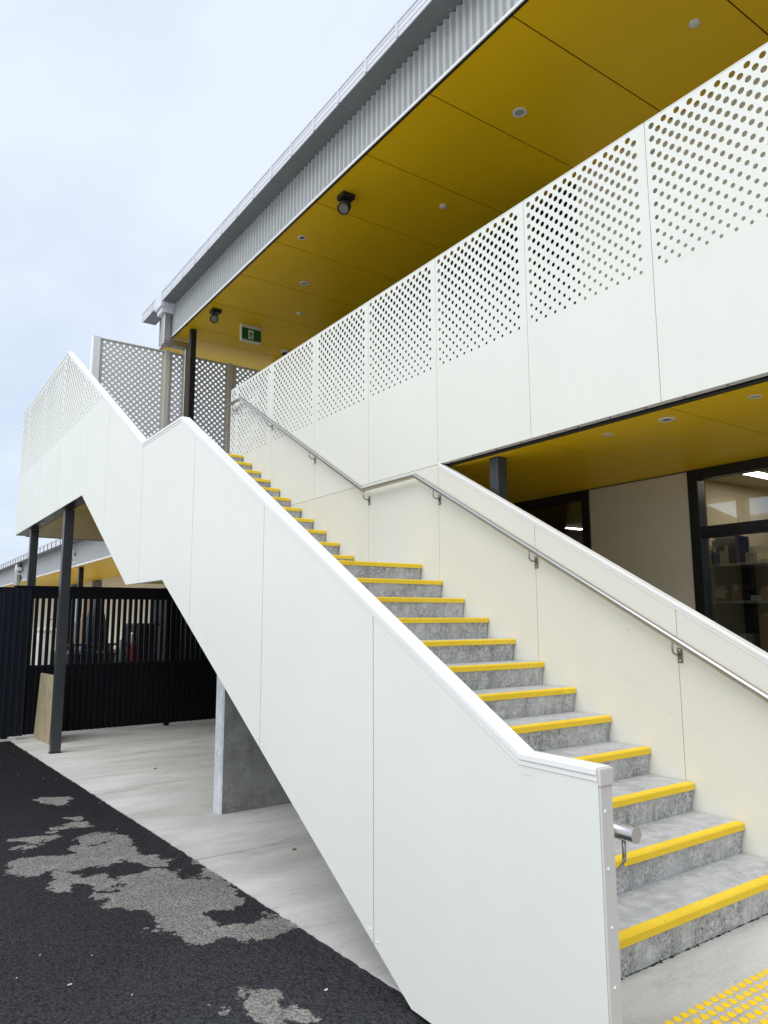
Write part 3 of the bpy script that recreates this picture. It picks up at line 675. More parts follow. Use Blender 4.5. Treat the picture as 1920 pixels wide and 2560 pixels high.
# ------------------------------------------------------------------ upper landing
ul = thing('upper_landing', 'raised landing deck with olive-yellow underside at the head of the stairs', 'landing', (-1.2, 9, 2.96))
box('deck', M['tread'], ul, XS0, 0.066, ny(23)+0.345, 11.44, 3.72, 3.91)
LS = [6.66, 7.86, 9.06, 10.26, 11.36]
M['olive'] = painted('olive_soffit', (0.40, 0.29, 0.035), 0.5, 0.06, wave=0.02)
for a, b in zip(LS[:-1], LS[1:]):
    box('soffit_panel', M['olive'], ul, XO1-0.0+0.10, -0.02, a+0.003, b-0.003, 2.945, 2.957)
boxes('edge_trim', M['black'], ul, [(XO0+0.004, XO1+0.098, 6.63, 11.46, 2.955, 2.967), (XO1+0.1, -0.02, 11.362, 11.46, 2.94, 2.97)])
box('edge_beam', M['charcoal'], ul, XO1+0.004, -0.02, 11.40, 11.455, 2.972, 3.7)
ml = box('mid_landing_soffit', M['olive'], ul, XO1+0.04, -0.02, 3.62, 4.61, 1.858, 1.868)
# ------------------------------------------------------------------ columns
def column(label, x, y, z0, z1, s=0.10, mat='charcoal', base=True):
    t = thing('steel_column', label, 'column', (x, y, z0))
    box('shaft', M[mat], t, x-s/2, x+s/2, y-s/2, y+s/2, z0+0.006, z1, bev=0.008, seg=2)
    if base: box('base_plate', M[mat], t, x-s/2-0.012, x+s/2+0.012, y-s/2-0.012, y+s/2+0.012, z0, z0+0.0065)
    return t
column('charcoal square steel column standing on the pavement under the landing, beside the plywood sheet', -2.297, 7.86, gz(7.86), 2.945, 0.115)
column('charcoal square steel column behind the dark slatted fence under the landing corner', -2.297, 10.38, gz(10.4), 2.945, 0.115)
column('black square steel column on the landing deck by the silver downpipe', 0.215, 10.55, 3.91, ZS, 0.105, 'black')
column('charcoal square steel column under the balcony behind the sloping stair wall', 0.19, 2.47, gz(2.47), ZL, 0.11)
# ------------------------------------------------------------------ downpipe
dp = thing('downpipe', 'silver rectangular downpipe turning under the roof edge beside the black column', 'downpipe', (-0.1, 11.2, 6.7))
box('upper_pipe', M['galv'], dp, -0.165, -0.045, 11.08, 11.26, 6.80, 7.36, bev=0.008)
box('elbow', M['galv'], dp, -0.175, -0.035, 11.07, 11.27, 6.735, 6.799, bev=0.01)
box('cross_pipe', M['galv'], dp, -0.034, 0.36, 11.09, 11.25, 6.745, 6.86, bev=0.008)
box('lower_pipe', M['galv'], dp, 0.262, 0.362, 11.085, 11.255, 3.92, 6.744, bev=0.008)
# ------------------------------------------------------------------ perforated screen at the end of the landing
scr = thing('perforated_screen', 'taupe perforated metal screen with round holes closing the end of the landing', 'screen', (0, 11.40, 3.9))
YSN, ZSC = 11.38, 6.69
posts = [-1.30, 0.01, 1.31, 2.10]
for i, x in enumerate(posts):
    box('post', M['cap'] if i == 0 else M['taupe_l'], scr, x-(0.075 if i == 0 else 0.045), x+(0.055 if i == 0 else 0.045), YSN-0.05, YSN+(0.16 if i == 0 else 0.05), 3.0 if i == 0 else 3.9, ZSC+0.03, bev=0.004)
for a, b in zip(posts[:-1], posts[1:]):
    a_, b_ = a+0.056, b-0.046; p = 0.1165; z0 = 3.98
    rows = [ZSC-0.045-p/2*j for j in range(int((ZSC-0.05-z0)/(p/2)))]
    nfit = (b_-a_)/p; base = a_+(nfit-int(nfit))*p/2
    F = perf_rows(base, rows, p, lambda z: a_, lambda z: b_, lambda z: 0.0262)
    zt, zl = rows[0]+p/4, rows[-1]-p/4
    F += [[(a_, zt), (b_, zt), (b_, ZSC), (a_, ZSC)], [(a_, z0-0.04), (b_, z0-0.04), (b_, zl), (a_, zl)]]
    sheet('screen_panel', M['taupe'], scr, F, lambda q, r, d: (q, YSN+d, r), 0.003)
    box('top_rail', M['taupe'], scr, a_, b_, YSN-0.02, YSN+0.03, ZSC, ZSC+0.02)
# ------------------------------------------------------------------ ceiling fittings
def soffit_xy(px_, py_, z): return un(px_, py_, z=z)
DL = {}
def fitting(name, label, cat, px_, py_, z, kind, group=None):
    c = soffit_xy(px_, py_, z); t = thing(name, label, cat, (c[0], c[1], z), group=group)
    key = kind
    if key not in DL:
        if kind == 'down': DL[key] = [('trim_ring', [(0.078, 0), (0.076, -0.006), (0.052, -0.008), (0.050, -0.001)], 'plastic_w'), ('lens', [(0.048, -0.001), (0.046, -0.004), (0.02, -0.006)], 'lens')]
        if kind == 'detector': DL[key] = [('base', [(0.05, 0), (0.05, -0.012), (0.047, -0.016)], 'plastic_w'), ('cover', [(0.042, -0.016), (0.03, -0.022), (0.01, -0.024)], 'plastic_w')]
        if kind == 'speaker': DL[key] = [('trim_ring', [(0.06, 0), (0.058, -0.006), (0.036, -0.008), (0.035, -0.001)], 'plastic_w'), ('grille', [(0.034, -0.001), (0.03, -0.003), (0.01, -0.003)], 'black')]
        if kind == 'vent': DL[key] = [('trim_ring', [(0.042, 0), (0.041, -0.004), (0.034, -0.005), (0.033, -0.001)], 'plastic_w'), ('grille', [(0.032, -0.001), (0.030, -0.003), (0.01, -0.003)], 'lens')]
        DL[key] = [(a, lathe_me(b, 28), c_) for a, b, c_ in DL[key]]
    for nm, me, mt in DL[key]:
        if not me.materials: me.materials.append(M[mt])
        o = bpy.data.objects.new(nm, me); COL.objects.link(o); o.parent = t; o.location = (0, 0, -0.0006)
fitting('downlight', 'large round white downlight alone in a yellow soffit panel above the perforated balustrade', 'downlight', 1299, 281, ZS, 'down')
fitting('downlight', 'round white downlight in the yellow soffit between the two black spotlights', 'downlight', 761, 708, ZS, 'down')
fitting('smoke_detector', 'small white disc detector on the yellow soffit right of the larger black spotlight', 'detector', 1108, 515, ZS, 'detector')
fitting('smoke_detector', 'small white disc detector on the soffit panel just before the green exit sign', 'detector', 748, 782, ZS, 'detector')
fitting('smoke_detector', 'white disc detector at the roof end of the yellow soffit farthest from the exit sign', 'detector', 1736, 57, ZS, 'detector')
fitting('ceiling_speaker', 'small black-centred round fitting in the yellow soffit near the corrugated fascia', 'fitting', 755, 594, ZS, 'speaker')
fitting('ceiling_speaker', 'black-centred round fitting in the lower soffit under the balcony', 'fitting', 1667, 1048, ZL, 'speaker')
fitting('smoke_detector', 'small round detector in the lower soffit nearest the square column under the balcony', 'detector', 1520, 1086, ZL, 'vent')
fitting('smoke_detector', 'small round detector in the lower soffit above the framed shop window', 'detector', 1887, 991, ZL, 'vent')
def spotlight(label, px_, py_, aim, s=1.0):
    c = soffit_xy(px_, py_, ZS); t = thing('spotlight', label, 'spotlight', (c[0], c[1], ZS), group=None)
    box('base_block', M['black'], t, c[0]-0.08*s, c[0]+0.08*s, c[1]-0.075*s, c[1]+0.075*s, ZS-0.06*s, ZS-0.001, bev=0.006)
    hx, hy, hz_ = c[0]-0.03*s, c[1]-0.02*s, ZS-0.165*s
    tube('arm', M['black'], t, [(hx, hy, ZS-0.055*s), (hx, hy, hz_+0.03*s)], 0.016*s, 10)
    d = Vector(aim).normalized(); q = d.to_track_quat('Z', 'Y').to_matrix().to_4x4()
    o = link('head', lathe_me([(0.02*s, -0.085*s), (0.05*s, -0.072*s), (0.068*s, -0.04*s), (0.072*s, 0.0), (0.072*s, 0.06*s), (0.064*s, 0.062*s), (0.060*s, 0.045*s)], 28), M['black'], t, world=False)
    o.matrix_basis = Matrix.Translation(Vector((hx-c[0], hy-c[1], hz_-ZS))) @ q
    for p in o.data.polygons: p.use_smooth = True
    l = link('lens', lathe_me([(0.059*s, 0.045*s), (0.055*s, 0.05*s), (0.02*s, 0.051*s)], 24), M['lens_d'], o, world=False)
spotlight('larger black adjustable spotlight hung across a soffit joint near the corrugated fascia', 865, 488, (-0.55, -0.35, -0.75), 1.12)
spotlight('small black adjustable spotlight on the yellow soffit beside the black column', 539, 775, (-0.25, -0.75, -0.45), 1.05)
# exit sign
ex = un(620, 826, z=ZS); EXx0, EXx1, EYy = 0.84, 1.245, 9.80
es = thing('exit_sign', 'green emergency exit sign with white running figure hung from the yellow soffit', 'exit sign', ((EXx0+EXx1)/2, EYy, ZS))
box('mounting_bar', M['plastic_w'], es, EXx0, EXx1, EYy-0.045, EYy+0.045, ZS-0.05, ZS-0.001, bev=0.004)
box('sign_body', M['plastic_w'], es, EXx0, EXx1, EYy-0.032, EYy+0.032, ZS-0.315, ZS-0.05, bev=0.006)
fc = box('sign_face', M['green'], es, EXx0+0.02, EXx1-0.008, EYy-0.0345, EYy-0.0325, ZS-0.285, ZS-0.062)
cx, cz = (EXx0+EXx1)/2-0.008, ZS-0.175
box('pictogram_field', M['sign_w'], fc, cx-0.052, cx+0.052, EYy-0.0362, EYy-0.0348, cz-0.085, cz+0.085)
def man(pts, nm='figure'):
    u0 = 0.104; prism(nm, M['green'], fc, [(cx-0.052+u0*a, cz-0.085+0.17*b) for a, b in pts], 'y', EYy-0.0378, EYy-0.0366)
man([(0.62+0.10*math.cos(t), 0.83+0.065*math.sin(t)) for t in [2*math.pi*i/10 for i in range(10)]], 'figure_head')
man([(0.42, 0.70), (0.66, 0.74), (0.74, 0.66), (0.98, 0.56), (0.96, 0.50), (0.70, 0.57), (0.60, 0.44), (0.72, 0.28), (0.86, 0.05), (0.74, 0.02), (0.60, 0.22), (0.48, 0.36), (0.40, 0.24), (0.02, 0.26), (0.02, 0.33), (0.33, 0.33), (0.42, 0.52), (0.36, 0.62), (0.2, 0.5), (0.13, 0.55), (0.3, 0.7)])
# dome camera
dc = un(712, 876, z=ZS)
sc_ = thing('security_camera', 'small white and black dome security camera under the soffit above the perforated balustrade', 'camera', (dc[0], dc[1], ZS))
for nm, prof, mt in (('housing', [(0.075, -0.001), (0.075, -0.04), (0.06, -0.06)], 'plastic_w'), ('dome', [(0.058, -0.06), (0.055, -0.09), (0.035, -0.118), (0.01, -0.125)], 'black')):
    o = link(nm, lathe_me(prof, 24), M[mt], sc_, world=False)
# ------------------------------------------------------------------ concrete pier under the stairs
pr_ = thing('concrete_pier', 'grey concrete pier wall standing on the pavement under the stair flight', 'pier', (-1.3, 3.75, gz(3.7)))
y0p, y1p, x0p = 3.715, 3.865, -1.825
def under(y): return pl(BOTP, y)+0.035
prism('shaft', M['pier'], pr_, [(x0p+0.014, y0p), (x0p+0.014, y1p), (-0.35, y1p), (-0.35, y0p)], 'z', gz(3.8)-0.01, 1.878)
prism('lit_edge_strip', M['pier_lit'], pr_, [(x0p, y0p+0.016), (x0p, y1p), (x0p+0.0135, y1p), (x0p+0.0135, y0p+0.001)], 'z', gz(3.8)-0.01, 1.878)  # open-side face of the pier, painted lighter for the sky light
# ------------------------------------------------------------------ dark fence with slatted vision band
FY = 9.46; gf = gz(FY)
fen = thing('slatted_fence', 'dark navy metal fence with slatted vision band under the landing', 'fence', (-1.3, FY, gf))
FT, ST_, SB = 2.016, 1.845, 0.885
def fence_corr(parent, x0, x1, z0, z1, y, nm):
    v, f = ribs(x0, x1, 0.083, 0.0, 0.026, z0, z1, 0.034, 0.006)
    v = [(b, y+a, c) for a, b, c in v]
    return link(nm, mesh_from(v, f, recalc=False), M['navy'], parent)
fence_corr(fen, -2.62, 1.9, gf+0.05, SB, FY, 'lower_sheet')
box('top_rail', M['navy'], fen, -2.66, 1.95, FY-0.03, FY+0.05, FT-0.02, FT+0.012, bev=0.003)
box('upper_band', M['navy'], fen, -2.62, 1.9, FY-0.018, FY+0.01, ST_, FT-0.0205)
box('mid_rail', M['navy'], fen, -2.62, 1.9, FY+0.01, FY+0.045, SB-0.05, SB+0.005)
slat_me = mesh_from(boxv(-0.0235, 0.0235, -0.019, 0.019, 0, ST_-SB+0.06), BOXF, bev=0.002); slat_me.materials.append(M['navy'])
x = -2.43; k = 0
while x < 1.85:
    o = bpy.data.objects.new('slat', slat_me); COL.objects.link(o); o.parent = fen
    o.matrix_basis = parent_matrix(fen).inverted() @ Matrix.Translation((x, FY-0.005, SB-0.03)); x += 0.0835
for x in (-2.64, -0.35, 1.92): box('post', M['navy'], fen, x-0.035, x+0.035, FY+0.05, FY+0.12, gf, FT-0.021)
sf = thing('solid_fence_panel', 'solid dark ribbed metal fence panel beside the plywood sheet at the asphalt edge', 'fence', (-4.3, FY-0.07, gf))
fence_corr(sf, -7.5, -2.44, gf+0.05, 1.985, FY-0.07, 'sheet').data.materials[0] = M['navy2']
box('top_rail', M['navy'], sf, -7.5, -2.67, FY-0.085, FY-0.02, 1.975, 2.0)
boxes('floor_guide', M['taupe_l'], sf, [(-2.83, -2.52, FY-0.13, FY-0.085, gf, gf+0.025), (-3.2, -2.95, FY-0.13, FY-0.09, gf, gf+0.015)])
# plywood sheet
pw = [ung(83, 1845), ung(122, 1862)]
a, b = Vector(pw[0]), Vector(pw[1]); d = (b-a).normalized(); nrm = Vector((-d.y, d.x, 0))
ph = thing('plywood_sheet', 'weathered plywood offcut leaning upright beside the charcoal column', 'plywood sheet', tuple((a+b)/2))
tl = Vector((0.045, 0.0, 0.90)); b = a+d*0.79
vv = []
for q in (a, b, b+tl+Vector((0, 0, -0.005)), a+tl): vv += [tuple(q), tuple(q+Vector((0.018, 0, 0)))]
link('sheet', mesh_from(vv, [(0, 2, 4, 6), (7, 5, 3, 1), (0, 1, 3, 2), (2, 3, 5, 4), (4, 5, 7, 6), (6, 7, 1, 0)]), M['ply'], ph)
# ------------------------------------------------------------------ single-storey wing beyond the fence
wing = thing('single_storey_wing', 'single-storey grey and cream wing with yellow soffit beyond the dark fence', 'building', (3, 22, gz(20)))
W0, W1, WZ = 12.6, 46.0, 2.95
v, f = ribs(W0, W1, 0.1015, 0.03, 0.026, WZ+0.022, WZ+0.64)
link('fascia_sheet', mesh_from(v, f, recalc=False), M['grey_sheet'], wing)
box('fascia_trim', M['cap'], wing, -0.006, 0.036, W0, W1, WZ-0.006, WZ+0.026)
WJ = [W0+1.2*k for k in range(28)]
for a, b in zip(WJ[:-1], WJ[1:]): box('soffit_panel', M['yellow'], wing, 0.037, XW, a+0.005, b-0.005, WZ, WZ+0.012)
for a, b in zip([W0+0.6*k for k in range(56)], [W0+0.6*k for k in range(1, 57)]):
    prism('gutter_length', M['gutter'], wing, [(0.0, WZ+0.64), (-0.246, WZ+0.64), (-0.246, WZ+0.80), (-0.258, WZ+0.81), (-0.258, WZ+0.82), (0.0, WZ+0.80)], 'y', a+0.002, b-0.002)
    boxes('gutter_clip', M['gutter_shade'], wing, [(-0.262, -0.2465, b-0.012, b+0.012, WZ+0.64, WZ+0.825)])
    box('gutter_shade_face', M['gutter_shade'], wing, -0.243, 0.01, a+0.006, b-0.004, WZ+0.634, WZ+0.6388)
box('roof', M['grey_sheet'], wing, 0.02, 7.0, W0, W1, WZ+0.70, WZ+0.74)
WP = [W0+0.6*k for k in range(56)]
for a, b in zip(WP[:-1], WP[1:]):
    if not (24.3 < a < 25.3 or 27.5 < a < 31.2): box('wall_panel', M['beige_wall'], wing, XW, XW+0.1, a+0.003, b-0.003, -0.6, WZ-0.002)
for a, b in ((24.6, 25.4), (27.8, 31.2)):
    wn = boxes('window', M['frame'], wing, [(XW-0.02, XW+0.1, a-0.2, a-0.1, -0.5, 2.9), (XW-0.02, XW+0.1, b+0.1, b+0.2, -0.5, 2.9), (XW-0.02, XW+0.1, a-0.1, b+0.1, 2.45, 2.9), (XW-0.02, XW+0.1, (a+b)/2-0.04, (a+b)/2+0.04, -0.5, 2.45)])
    for q0, q1 in ((a-0.1, (a+b)/2-0.04), ((a+b)/2+0.04, b+0.1)): box('pane', M['glass'], wn, XW+0.04, XW+0.046, q0, q1, -0.5, 2.45)
box('inner_wall', M['room_dark'], wing, XW+1.5, XW+1.6, W0, W1, -0.6, WZ)
for px_, py_ in ((43, 1440),):
    c = un(px_, py_, x=-0.1); box('downpipe', M['galv'], wing, -0.16, -0.05, c[1]-0.3, c[1]+0.3, -0.4, WZ+0.66, bev=0.01)
for i, px_ in enumerate((152, 155)):
    pass
def flood(label, px_, py_):
    c = un(px_, py_, x=0.0); t = thing('floodlight', label, 'floodlight', tuple(c), group=None)
    x, y, z = c
    tube('arm', M['plastic_w'], t, [(x, y, z-0.16), (x-0.16, y, z-0.16), (x-0.24, y, z-0.05), (x-0.2, y, z+0.16), (x-0.08, y, z+0.2)], 0.03, 8)
    box('lamp_head', M['plastic_w'], t, x-0.2, x-0.04, y-0.12, y+0.12, z-0.05, z+0.08, bev=0.02)
    box('wall_plate', M['plastic_w'], t, x-0.02, x+0.004, y-0.1, y+0.1, z-0.26, z-0.06, bev=0.006)
flood('white bracketed floodlight on the wing fascia beside the galvanised downpipe', 57, 1424)
flood('white bracketed floodlight on the wing fascia seen beside the landing column', 188, 1385)
column('dark square column under the soffit of the single-storey wing', 0.19, un(202, 1440, x=0.19)[1], gz(17), WZ, 0.12, 'black')
# ------------------------------------------------------------------ things stored beyond the fence
def px_on(px_, y): return un(px_, 1600, y=y)[0]
def store_box(name, label, cat, px0, px1, zt, y, mat, d=0.6, zb=None, extra=None):
    x0, x1 = px_on(px0, y), px_on(px1, y); g = gz(y) if zb is None else zb
    t = thing(name, label, cat, ((x0+x1)/2, y+d/2, g)); box('body', M[mat], t, x0, x1, y, y+d, g, zt, bev=0.012)
    return t, x0, x1
t, x0, x1 = store_box('utility_trailer', 'dark utility trailer parked behind the slatted fence', 'trailer', 170, 330, 0.95, 11.6, 'black', 1.5, 0.25)
box('side_rail', M['charcoal'], t, x0, x1, 11.56, 11.595, 1.08, 1.12); box('side_rail', M['stainless'], t, x0, x1, 11.57, 11.595, 0.99, 1.01)
wheel = lathe_me([(0.14, -0.09), (0.27, -0.09), (0.30, -0.06), (0.30, 0.06), (0.27, 0.09), (0.14, 0.09)], 24)
for wx in (x0+0.5, x0+1.1):
    o = link('wheel', wheel, M['black'], t, world=False); o.matrix_basis = parent_matrix(t).inverted() @ Matrix.Translation((wx, 11.5, gz(11.5)+0.30)) @ Matrix.Rotation(math.pi/2, 4, 'X')
for hx in np.linspace(x0+0.1, x1-0.1, 7):
    box('stake', M['charcoal'], t, hx-0.015, hx+0.015, 11.6, 11.63, 0.94, 1.08)
t, x0, x1 = store_box('blue_crate', 'dark blue plastic crate on the trailer behind the fence', 'crate', 205, 232, 1.10, 11.75, 'blue', 0.4, 0.955)
box('rim', M['blue'], t, x0-0.015, x1+0.015, 11.735, 12.165, 1.085, 1.115, bev=0.006)
c0 = px_on(331, 11.45)
t = thing('gas_cylinder', 'red gas cylinder standing behind the slatted fence', 'cylinder', (c0, 11.45, gz(11.45)))
me = lathe_me([(0.10, 0.0), (0.115, 0.02), (0.115, 1.05), (0.09, 1.2), (0.045, 1.28)], 20); link('body', me, M['red'], t, world=False)
link('valve', lathe_me([(0.04, 1.28), (0.04, 1.42), (0.02, 1.45)], 14), M['galv'], t, world=False)
c0 = px_on(303, 11.45)
t = thing('grey_green_cylinder', 'grey-green gas cylinder standing beside the red one behind the fence', 'cylinder', (c0, 11.45, gz(11.45)))
link('body', lathe_me([(0.09, 0.0), (0.1, 0.02), (0.1, 1.0), (0.08, 1.14), (0.04, 1.2)], 20), M['teal'], t, world=False)
link('valve', lathe_me([(0.035, 1.2), (0.035, 1.32), (0.02, 1.34)], 14), M['galv'], t, world=False)
t, x0, x1 = store_box('black_bin', 'large black lidded bin behind the slatted fence', 'bin', 342, 395, 1.42, 11.5, 'black', 0.8)
box('lid', M['charcoal'], t, x0-0.02, x1+0.02, 11.47, 12.33, 1.42, 1.47, bev=0.01)
t, x0, x1 = store_box('storage_container', 'dark storage container behind the fence beside the black bin', 'container', 421, 600, 2.15, 11.6, 'navy', 1.2)
box('door_bar', M['charcoal'], t, x0+0.3, x0+0.34, 11.56, 11.6, 0.2, 2.0)
# plank and sheet leaning behind the trailer
M['timber'] = painted('raw_timber', (0.55, 0.36, 0.20), 0.7, 0.08)
xa, xb = px_on(195, 13.4), px_on(222, 13.4)
t = thing('timber_plank', 'pale orange timber plank leaning up behind the fence', 'plank', (xa, 13.4, gz(13.4)))
link('board', mesh_from([(xa-0.1, 13.35, 0.8), (xa+0.2, 13.35, 0.8), (xb+0.25, 13.6, 2.02), (xb-0.05, 13.6, 2.02), (xa-0.1, 13.38, 0.8), (xa+0.2, 13.38, 0.8), (xb+0.25, 13.63, 2.02), (xb-0.05, 13.63, 2.02)], [(0, 1, 2, 3), (7, 6, 5, 4), (0, 4, 5, 1), (1, 5, 6, 2), (2, 6, 7, 3), (3, 7, 4, 0)]), M['timber'], t)
link('prop', mesh_from(boxv(xa-0.05, xa+0.15, 13.34, 13.4, gz(13.4), 0.8), BOXF), M['timber'], t)
xa, xb = px_on(222, 13.2), px_on(252, 13.2)
t = thing('folded_umbrella', 'folded black outdoor umbrella standing behind the fence', 'umbrella', ((xa+xb)/2, 13.2, gz(13.2)))
link('canopy', lathe_me([(0.06, 0.6), (0.26, 0.95), (0.24, 1.4), (0.17, 1.8), (0.06, 2.15), (0.02, 2.2)], 12), M['black'], t, world=False)
link('pole', lathe_me([(0.025, 0.04), (0.025, 0.62)], 10), M['galv'], t, world=False)
link('base', lathe_me([(0.3, 0.0), (0.3, 0.04), (0.05, 0.08)], 20), M['charcoal'], t, world=False)
xa, xb = px_on(88, 14.5), px_on(150, 14.5)
t = thing('wire_fence', 'galvanised wire mesh fence panel standing beyond the dark fence', 'fence', ((xa+xb)/2, 14.5, gz(14.5)))
for x in (xa, (xa+xb)/2, xb): tube('post', M['galv'], t, [(x, 14.5, gz(14.5)), (x, 14.5, 2.2)], 0.022, 8)
tube('rail', M['galv'], t, [(xa, 14.5, 1.55), (xb, 14.5, 1.55)], 0.014, 8)
v, f = [], []
n = 16
for i in range(n):
    for s in (0, 1):
        a = xa+(xb-xa)*i/n; q = a+(0.9 if s else -0.9)
        q = min(max(q, xa), xb); L_ = abs(q-a)
        vv, ff = tube_data([(a, 14.5+0.002*s, 0.3), (q, 14.5+0.002*s, 0.3+L_*2.0)], 0.003, 4) if L_ > 0.05 else ([], [])
        f += [tuple(j+len(v) for j in q2) for q2 in ff]; v += vv
tag(link('mesh', mesh_from(v, f), M['galv'], t), kind='stuff')
xa, xb = px_on(95, 18), px_on(150, 18)
t = thing('white_tank', 'white storage cabinet seen through the slats beyond the wire fence', 'cabinet', ((xa+xb)/2, 18, gz(18)))
box('body', M['plastic_w'], t, xa, xb, 18, 18.6, gz(18), 1.25, bev=0.03); box('lid', M['paper'], t, xa-0.03, xb+0.03, 17.97, 18.63, 1.25, 1.33, bev=0.02)
# ------------------------------------------------------------------ shelf and stock behind the shop window
XF = 2.72
sh = thing('storage_shelf', 'white stock shelf unit behind the shop window', 'shelf', (XF+0.2, 1.0, -0.12))
for z in (0.15, 0.62, 1.16, 1.689, 2.058):
    box('board', M['shelf'], sh, XF-0.005, XF+0.42, -1.9, 2.025, z-0.022, z, bev=0.003)
for y in (-1.9, -0.55, 0.72): box('upright', M['shelf'], sh, XF+0.005, XF+0.415, y-0.008, y+0.008, -0.115, 2.034)
box('upright', M['shelf'], sh, XF+0.005, XF+0.415, 2.008, 2.024, -0.115, 2.034)
box('back', M['room_dark'], sh, XF+0.421, XF+0.43, -1.9, 2.025, -0.115, 2.05)
def stock(name, label, cat, px0, px1, pyt, zb, mat, x=XF+0.02, d=0.22, h=None):
    p0, p1 = un(px0, pyt, x=x), un(px1, pyt, x=x); ya, yb = min(p0[1], p1[1]), max(p0[1], p1[1]); zt = (p0[2]+p1[2])/2 if h is None else zb+h
    t = thing(name, label, cat, (x+d/2, (ya+yb)/2, zb)); b_ = box('body', M[mat], t, x, x+d, ya, yb, zb+0.0008, zt, bev=0.003)
    if mat in ('card', 'card_pale') and d > 0.05:
        box('tape', M['lens'], t, x-0.0004, x+d+0.0004, (ya+yb)/2-0.018, (ya+yb)/2+0.018, zt-0.03, zt+0.0005)
        box('sticker', M['paper'], t, x-0.0012, x-0.0006, ya+0.012, min(ya+0.06, yb-0.01), zt-0.055, zt-0.034)
    return t, b_, ya, yb, zt
def text_mesh(name, s, size, mat, parent, mw):
    cu = bpy.data.curves.new('txt', 'FONT'); cu.body = s; cu.size = size; cu.align_x = 'CENTER'; cu.align_y = 'CENTER'; cu.extrude = 0.0004
    to = bpy.data.objects.new('txt', cu); me = bpy.data.meshes.new_from_object(to); bpy.data.objects.remove(to)
    me.materials.clear(); o = link(name, me, mat, parent, world=False); o.matrix_basis = parent_matrix(parent).inverted() @ mw; return o
FACE_X = Matrix(((0, 0, -1, 0), (-1, 0, 0, 0), (0, 1, 0, 0), (0, 0, 0, 1)))      # text facing -x, reading towards -y
Z1, Z2 = 2.058, 1.689
# printed security box, turned so that its dark side shows
p0, p1 = un(1779, 1400, x=XF+0.05), un(1836, 1400, x=XF+0.05)
wbx = p0[1]-p1[1]; yc = (p0[1]+p1[1])/2
t, b_, ya, yb, zt = stock('security_system_box', 'tall printed carton fading from white to navy on the top shelf', 'box', 1786, 1836, 1339, Z1, 'boxprint', XF+0.05, 0.26)
text_mesh('lettering', 'Wi-Fi Security System', 0.024, M['ink'], t, Matrix.Translation((XF+0.049, (ya+yb)/2-0.01, zt-0.045)) @ FACE_X)
box('side_print', M['navy_box'], t, XF+0.052, XF+0.308, ya-0.002, ya-0.0005, Z1+0.004, zt-0.003)
boxes('printed_camera', M['paper'], t, [(XF+0.0485, XF+0.0495, (ya+yb)/2-0.03, (ya+yb)/2+0.005, Z1+0.14, Z1+0.19)])
pb = un(1787, 1379, x=XF+0.03)
t = thing('pump_bottle', 'blue plastic pump bottle on the top shelf left of the printed carton', 'bottle', (XF+0.03, pb[1], Z1))
hb = pb[2]-Z1
o = link('body', lathe_me([(0.034, 0.001), (0.037, 0.006), (0.037, hb*0.8), (0.028, hb*0.95), (0.015, hb)], 20), M['blue'], t, world=False)
o = link('pump', lathe_me([(0.012, hb), (0.012, hb+0.015), (0.005, hb+0.017), (0.005, hb+0.035), (0.011, hb+0.036), (0.011, hb+0.045)], 14), M['plastic_w'], t, world=False)
box('spout', M['plastic_w'], t, XF-0.005, XF+0.025, pb[1]-0.005, pb[1]+0.005, Z1+hb+0.037, Z1+hb+0.044)
stock('price_card', 'blank cream card standing before the printed carton on the top shelf', 'card', 1798, 1819, 1377, Z1, 'card_pale', XF+0.012, 0.006)
stock('pale_carton', 'plain cream carton on the top shelf beside the dark carton side', 'carton', 1862, 1891, 1382, Z1, 'card_pale', XF+0.03, 0.25)
stock('pale_carton', 'open cream carton with dark gap at the window end of the top shelf', 'carton', 1897, 1925, 1397, Z1, 'card_pale', XF+0.03, 0.25)
stock('pale_carton', 'taller cream carton behind the others at the back of the top shelf', 'carton', 1862, 1935, 1364, Z1, 'card_pale', XF+0.30, 0.11)
t, b_, ya, yb, zt = stock('labelled_carton', 'white-labelled carton with handwritten marks on the second shelf', 'carton', 1784, 1819, 1467, Z2, 'card', XF+0.01, 0.25)
box('label_sheet', M['paper'], t, XF+0.0085, XF+0.0097, ya+0.03, yb-0.003, Z2+0.03, zt-0.002)
text_mesh('lettering', 'G145', 0.035, M['ink'], t, Matrix.Translation((XF+0.0082, ya+0.06, zt-0.025)) @ FACE_X)
stock('carton', 'brown cardboard carton with small white sticker on the second shelf', 'carton', 1828, 1848, 1461, Z2, 'card', XF+0.02, 0.25)
stock('dark_carton', 'black printed carton with pale pictures on the second shelf', 'carton', 1849, 1874, 1473, Z2, 'navy_box', XF+0.02, 0.2)
p0, p1 = un(1873, 1475, x=XF+0.03), un(1901, 1475, x=XF+0.03); ya, yb = p1[1], p0[1]
t = thing('white_tray', 'white open card tray with small label on the second shelf', 'tray', (XF+0.13, (ya+yb)/2, Z2))
boxes('tray', M['paper'], t, [(XF+0.03, XF+0.034, ya, yb, Z2+0.001, Z2+0.05), (XF+0.034, XF+0.226, ya, ya+0.004, Z2+0.005, Z2+0.08), (XF+0.034, XF+0.226, yb-0.004, yb, Z2+0.005, Z2+0.08), (XF+0.226, XF+0.23, ya, yb, Z2+0.001, p0[2]), (XF+0.034, XF+0.226, ya, yb, Z2+0.001, Z2+0.005)])
box('label_sheet', M['lens'], t, XF+0.0285, XF+0.0297, ya+0.02, ya+0.06, Z2+0.012, Z2+0.04)
stock('carton', 'wide brown cardboard carton at the window end of the second shelf', 'carton', 1903, 1940, 1465, Z2, 'card', XF+0.02, 0.25)
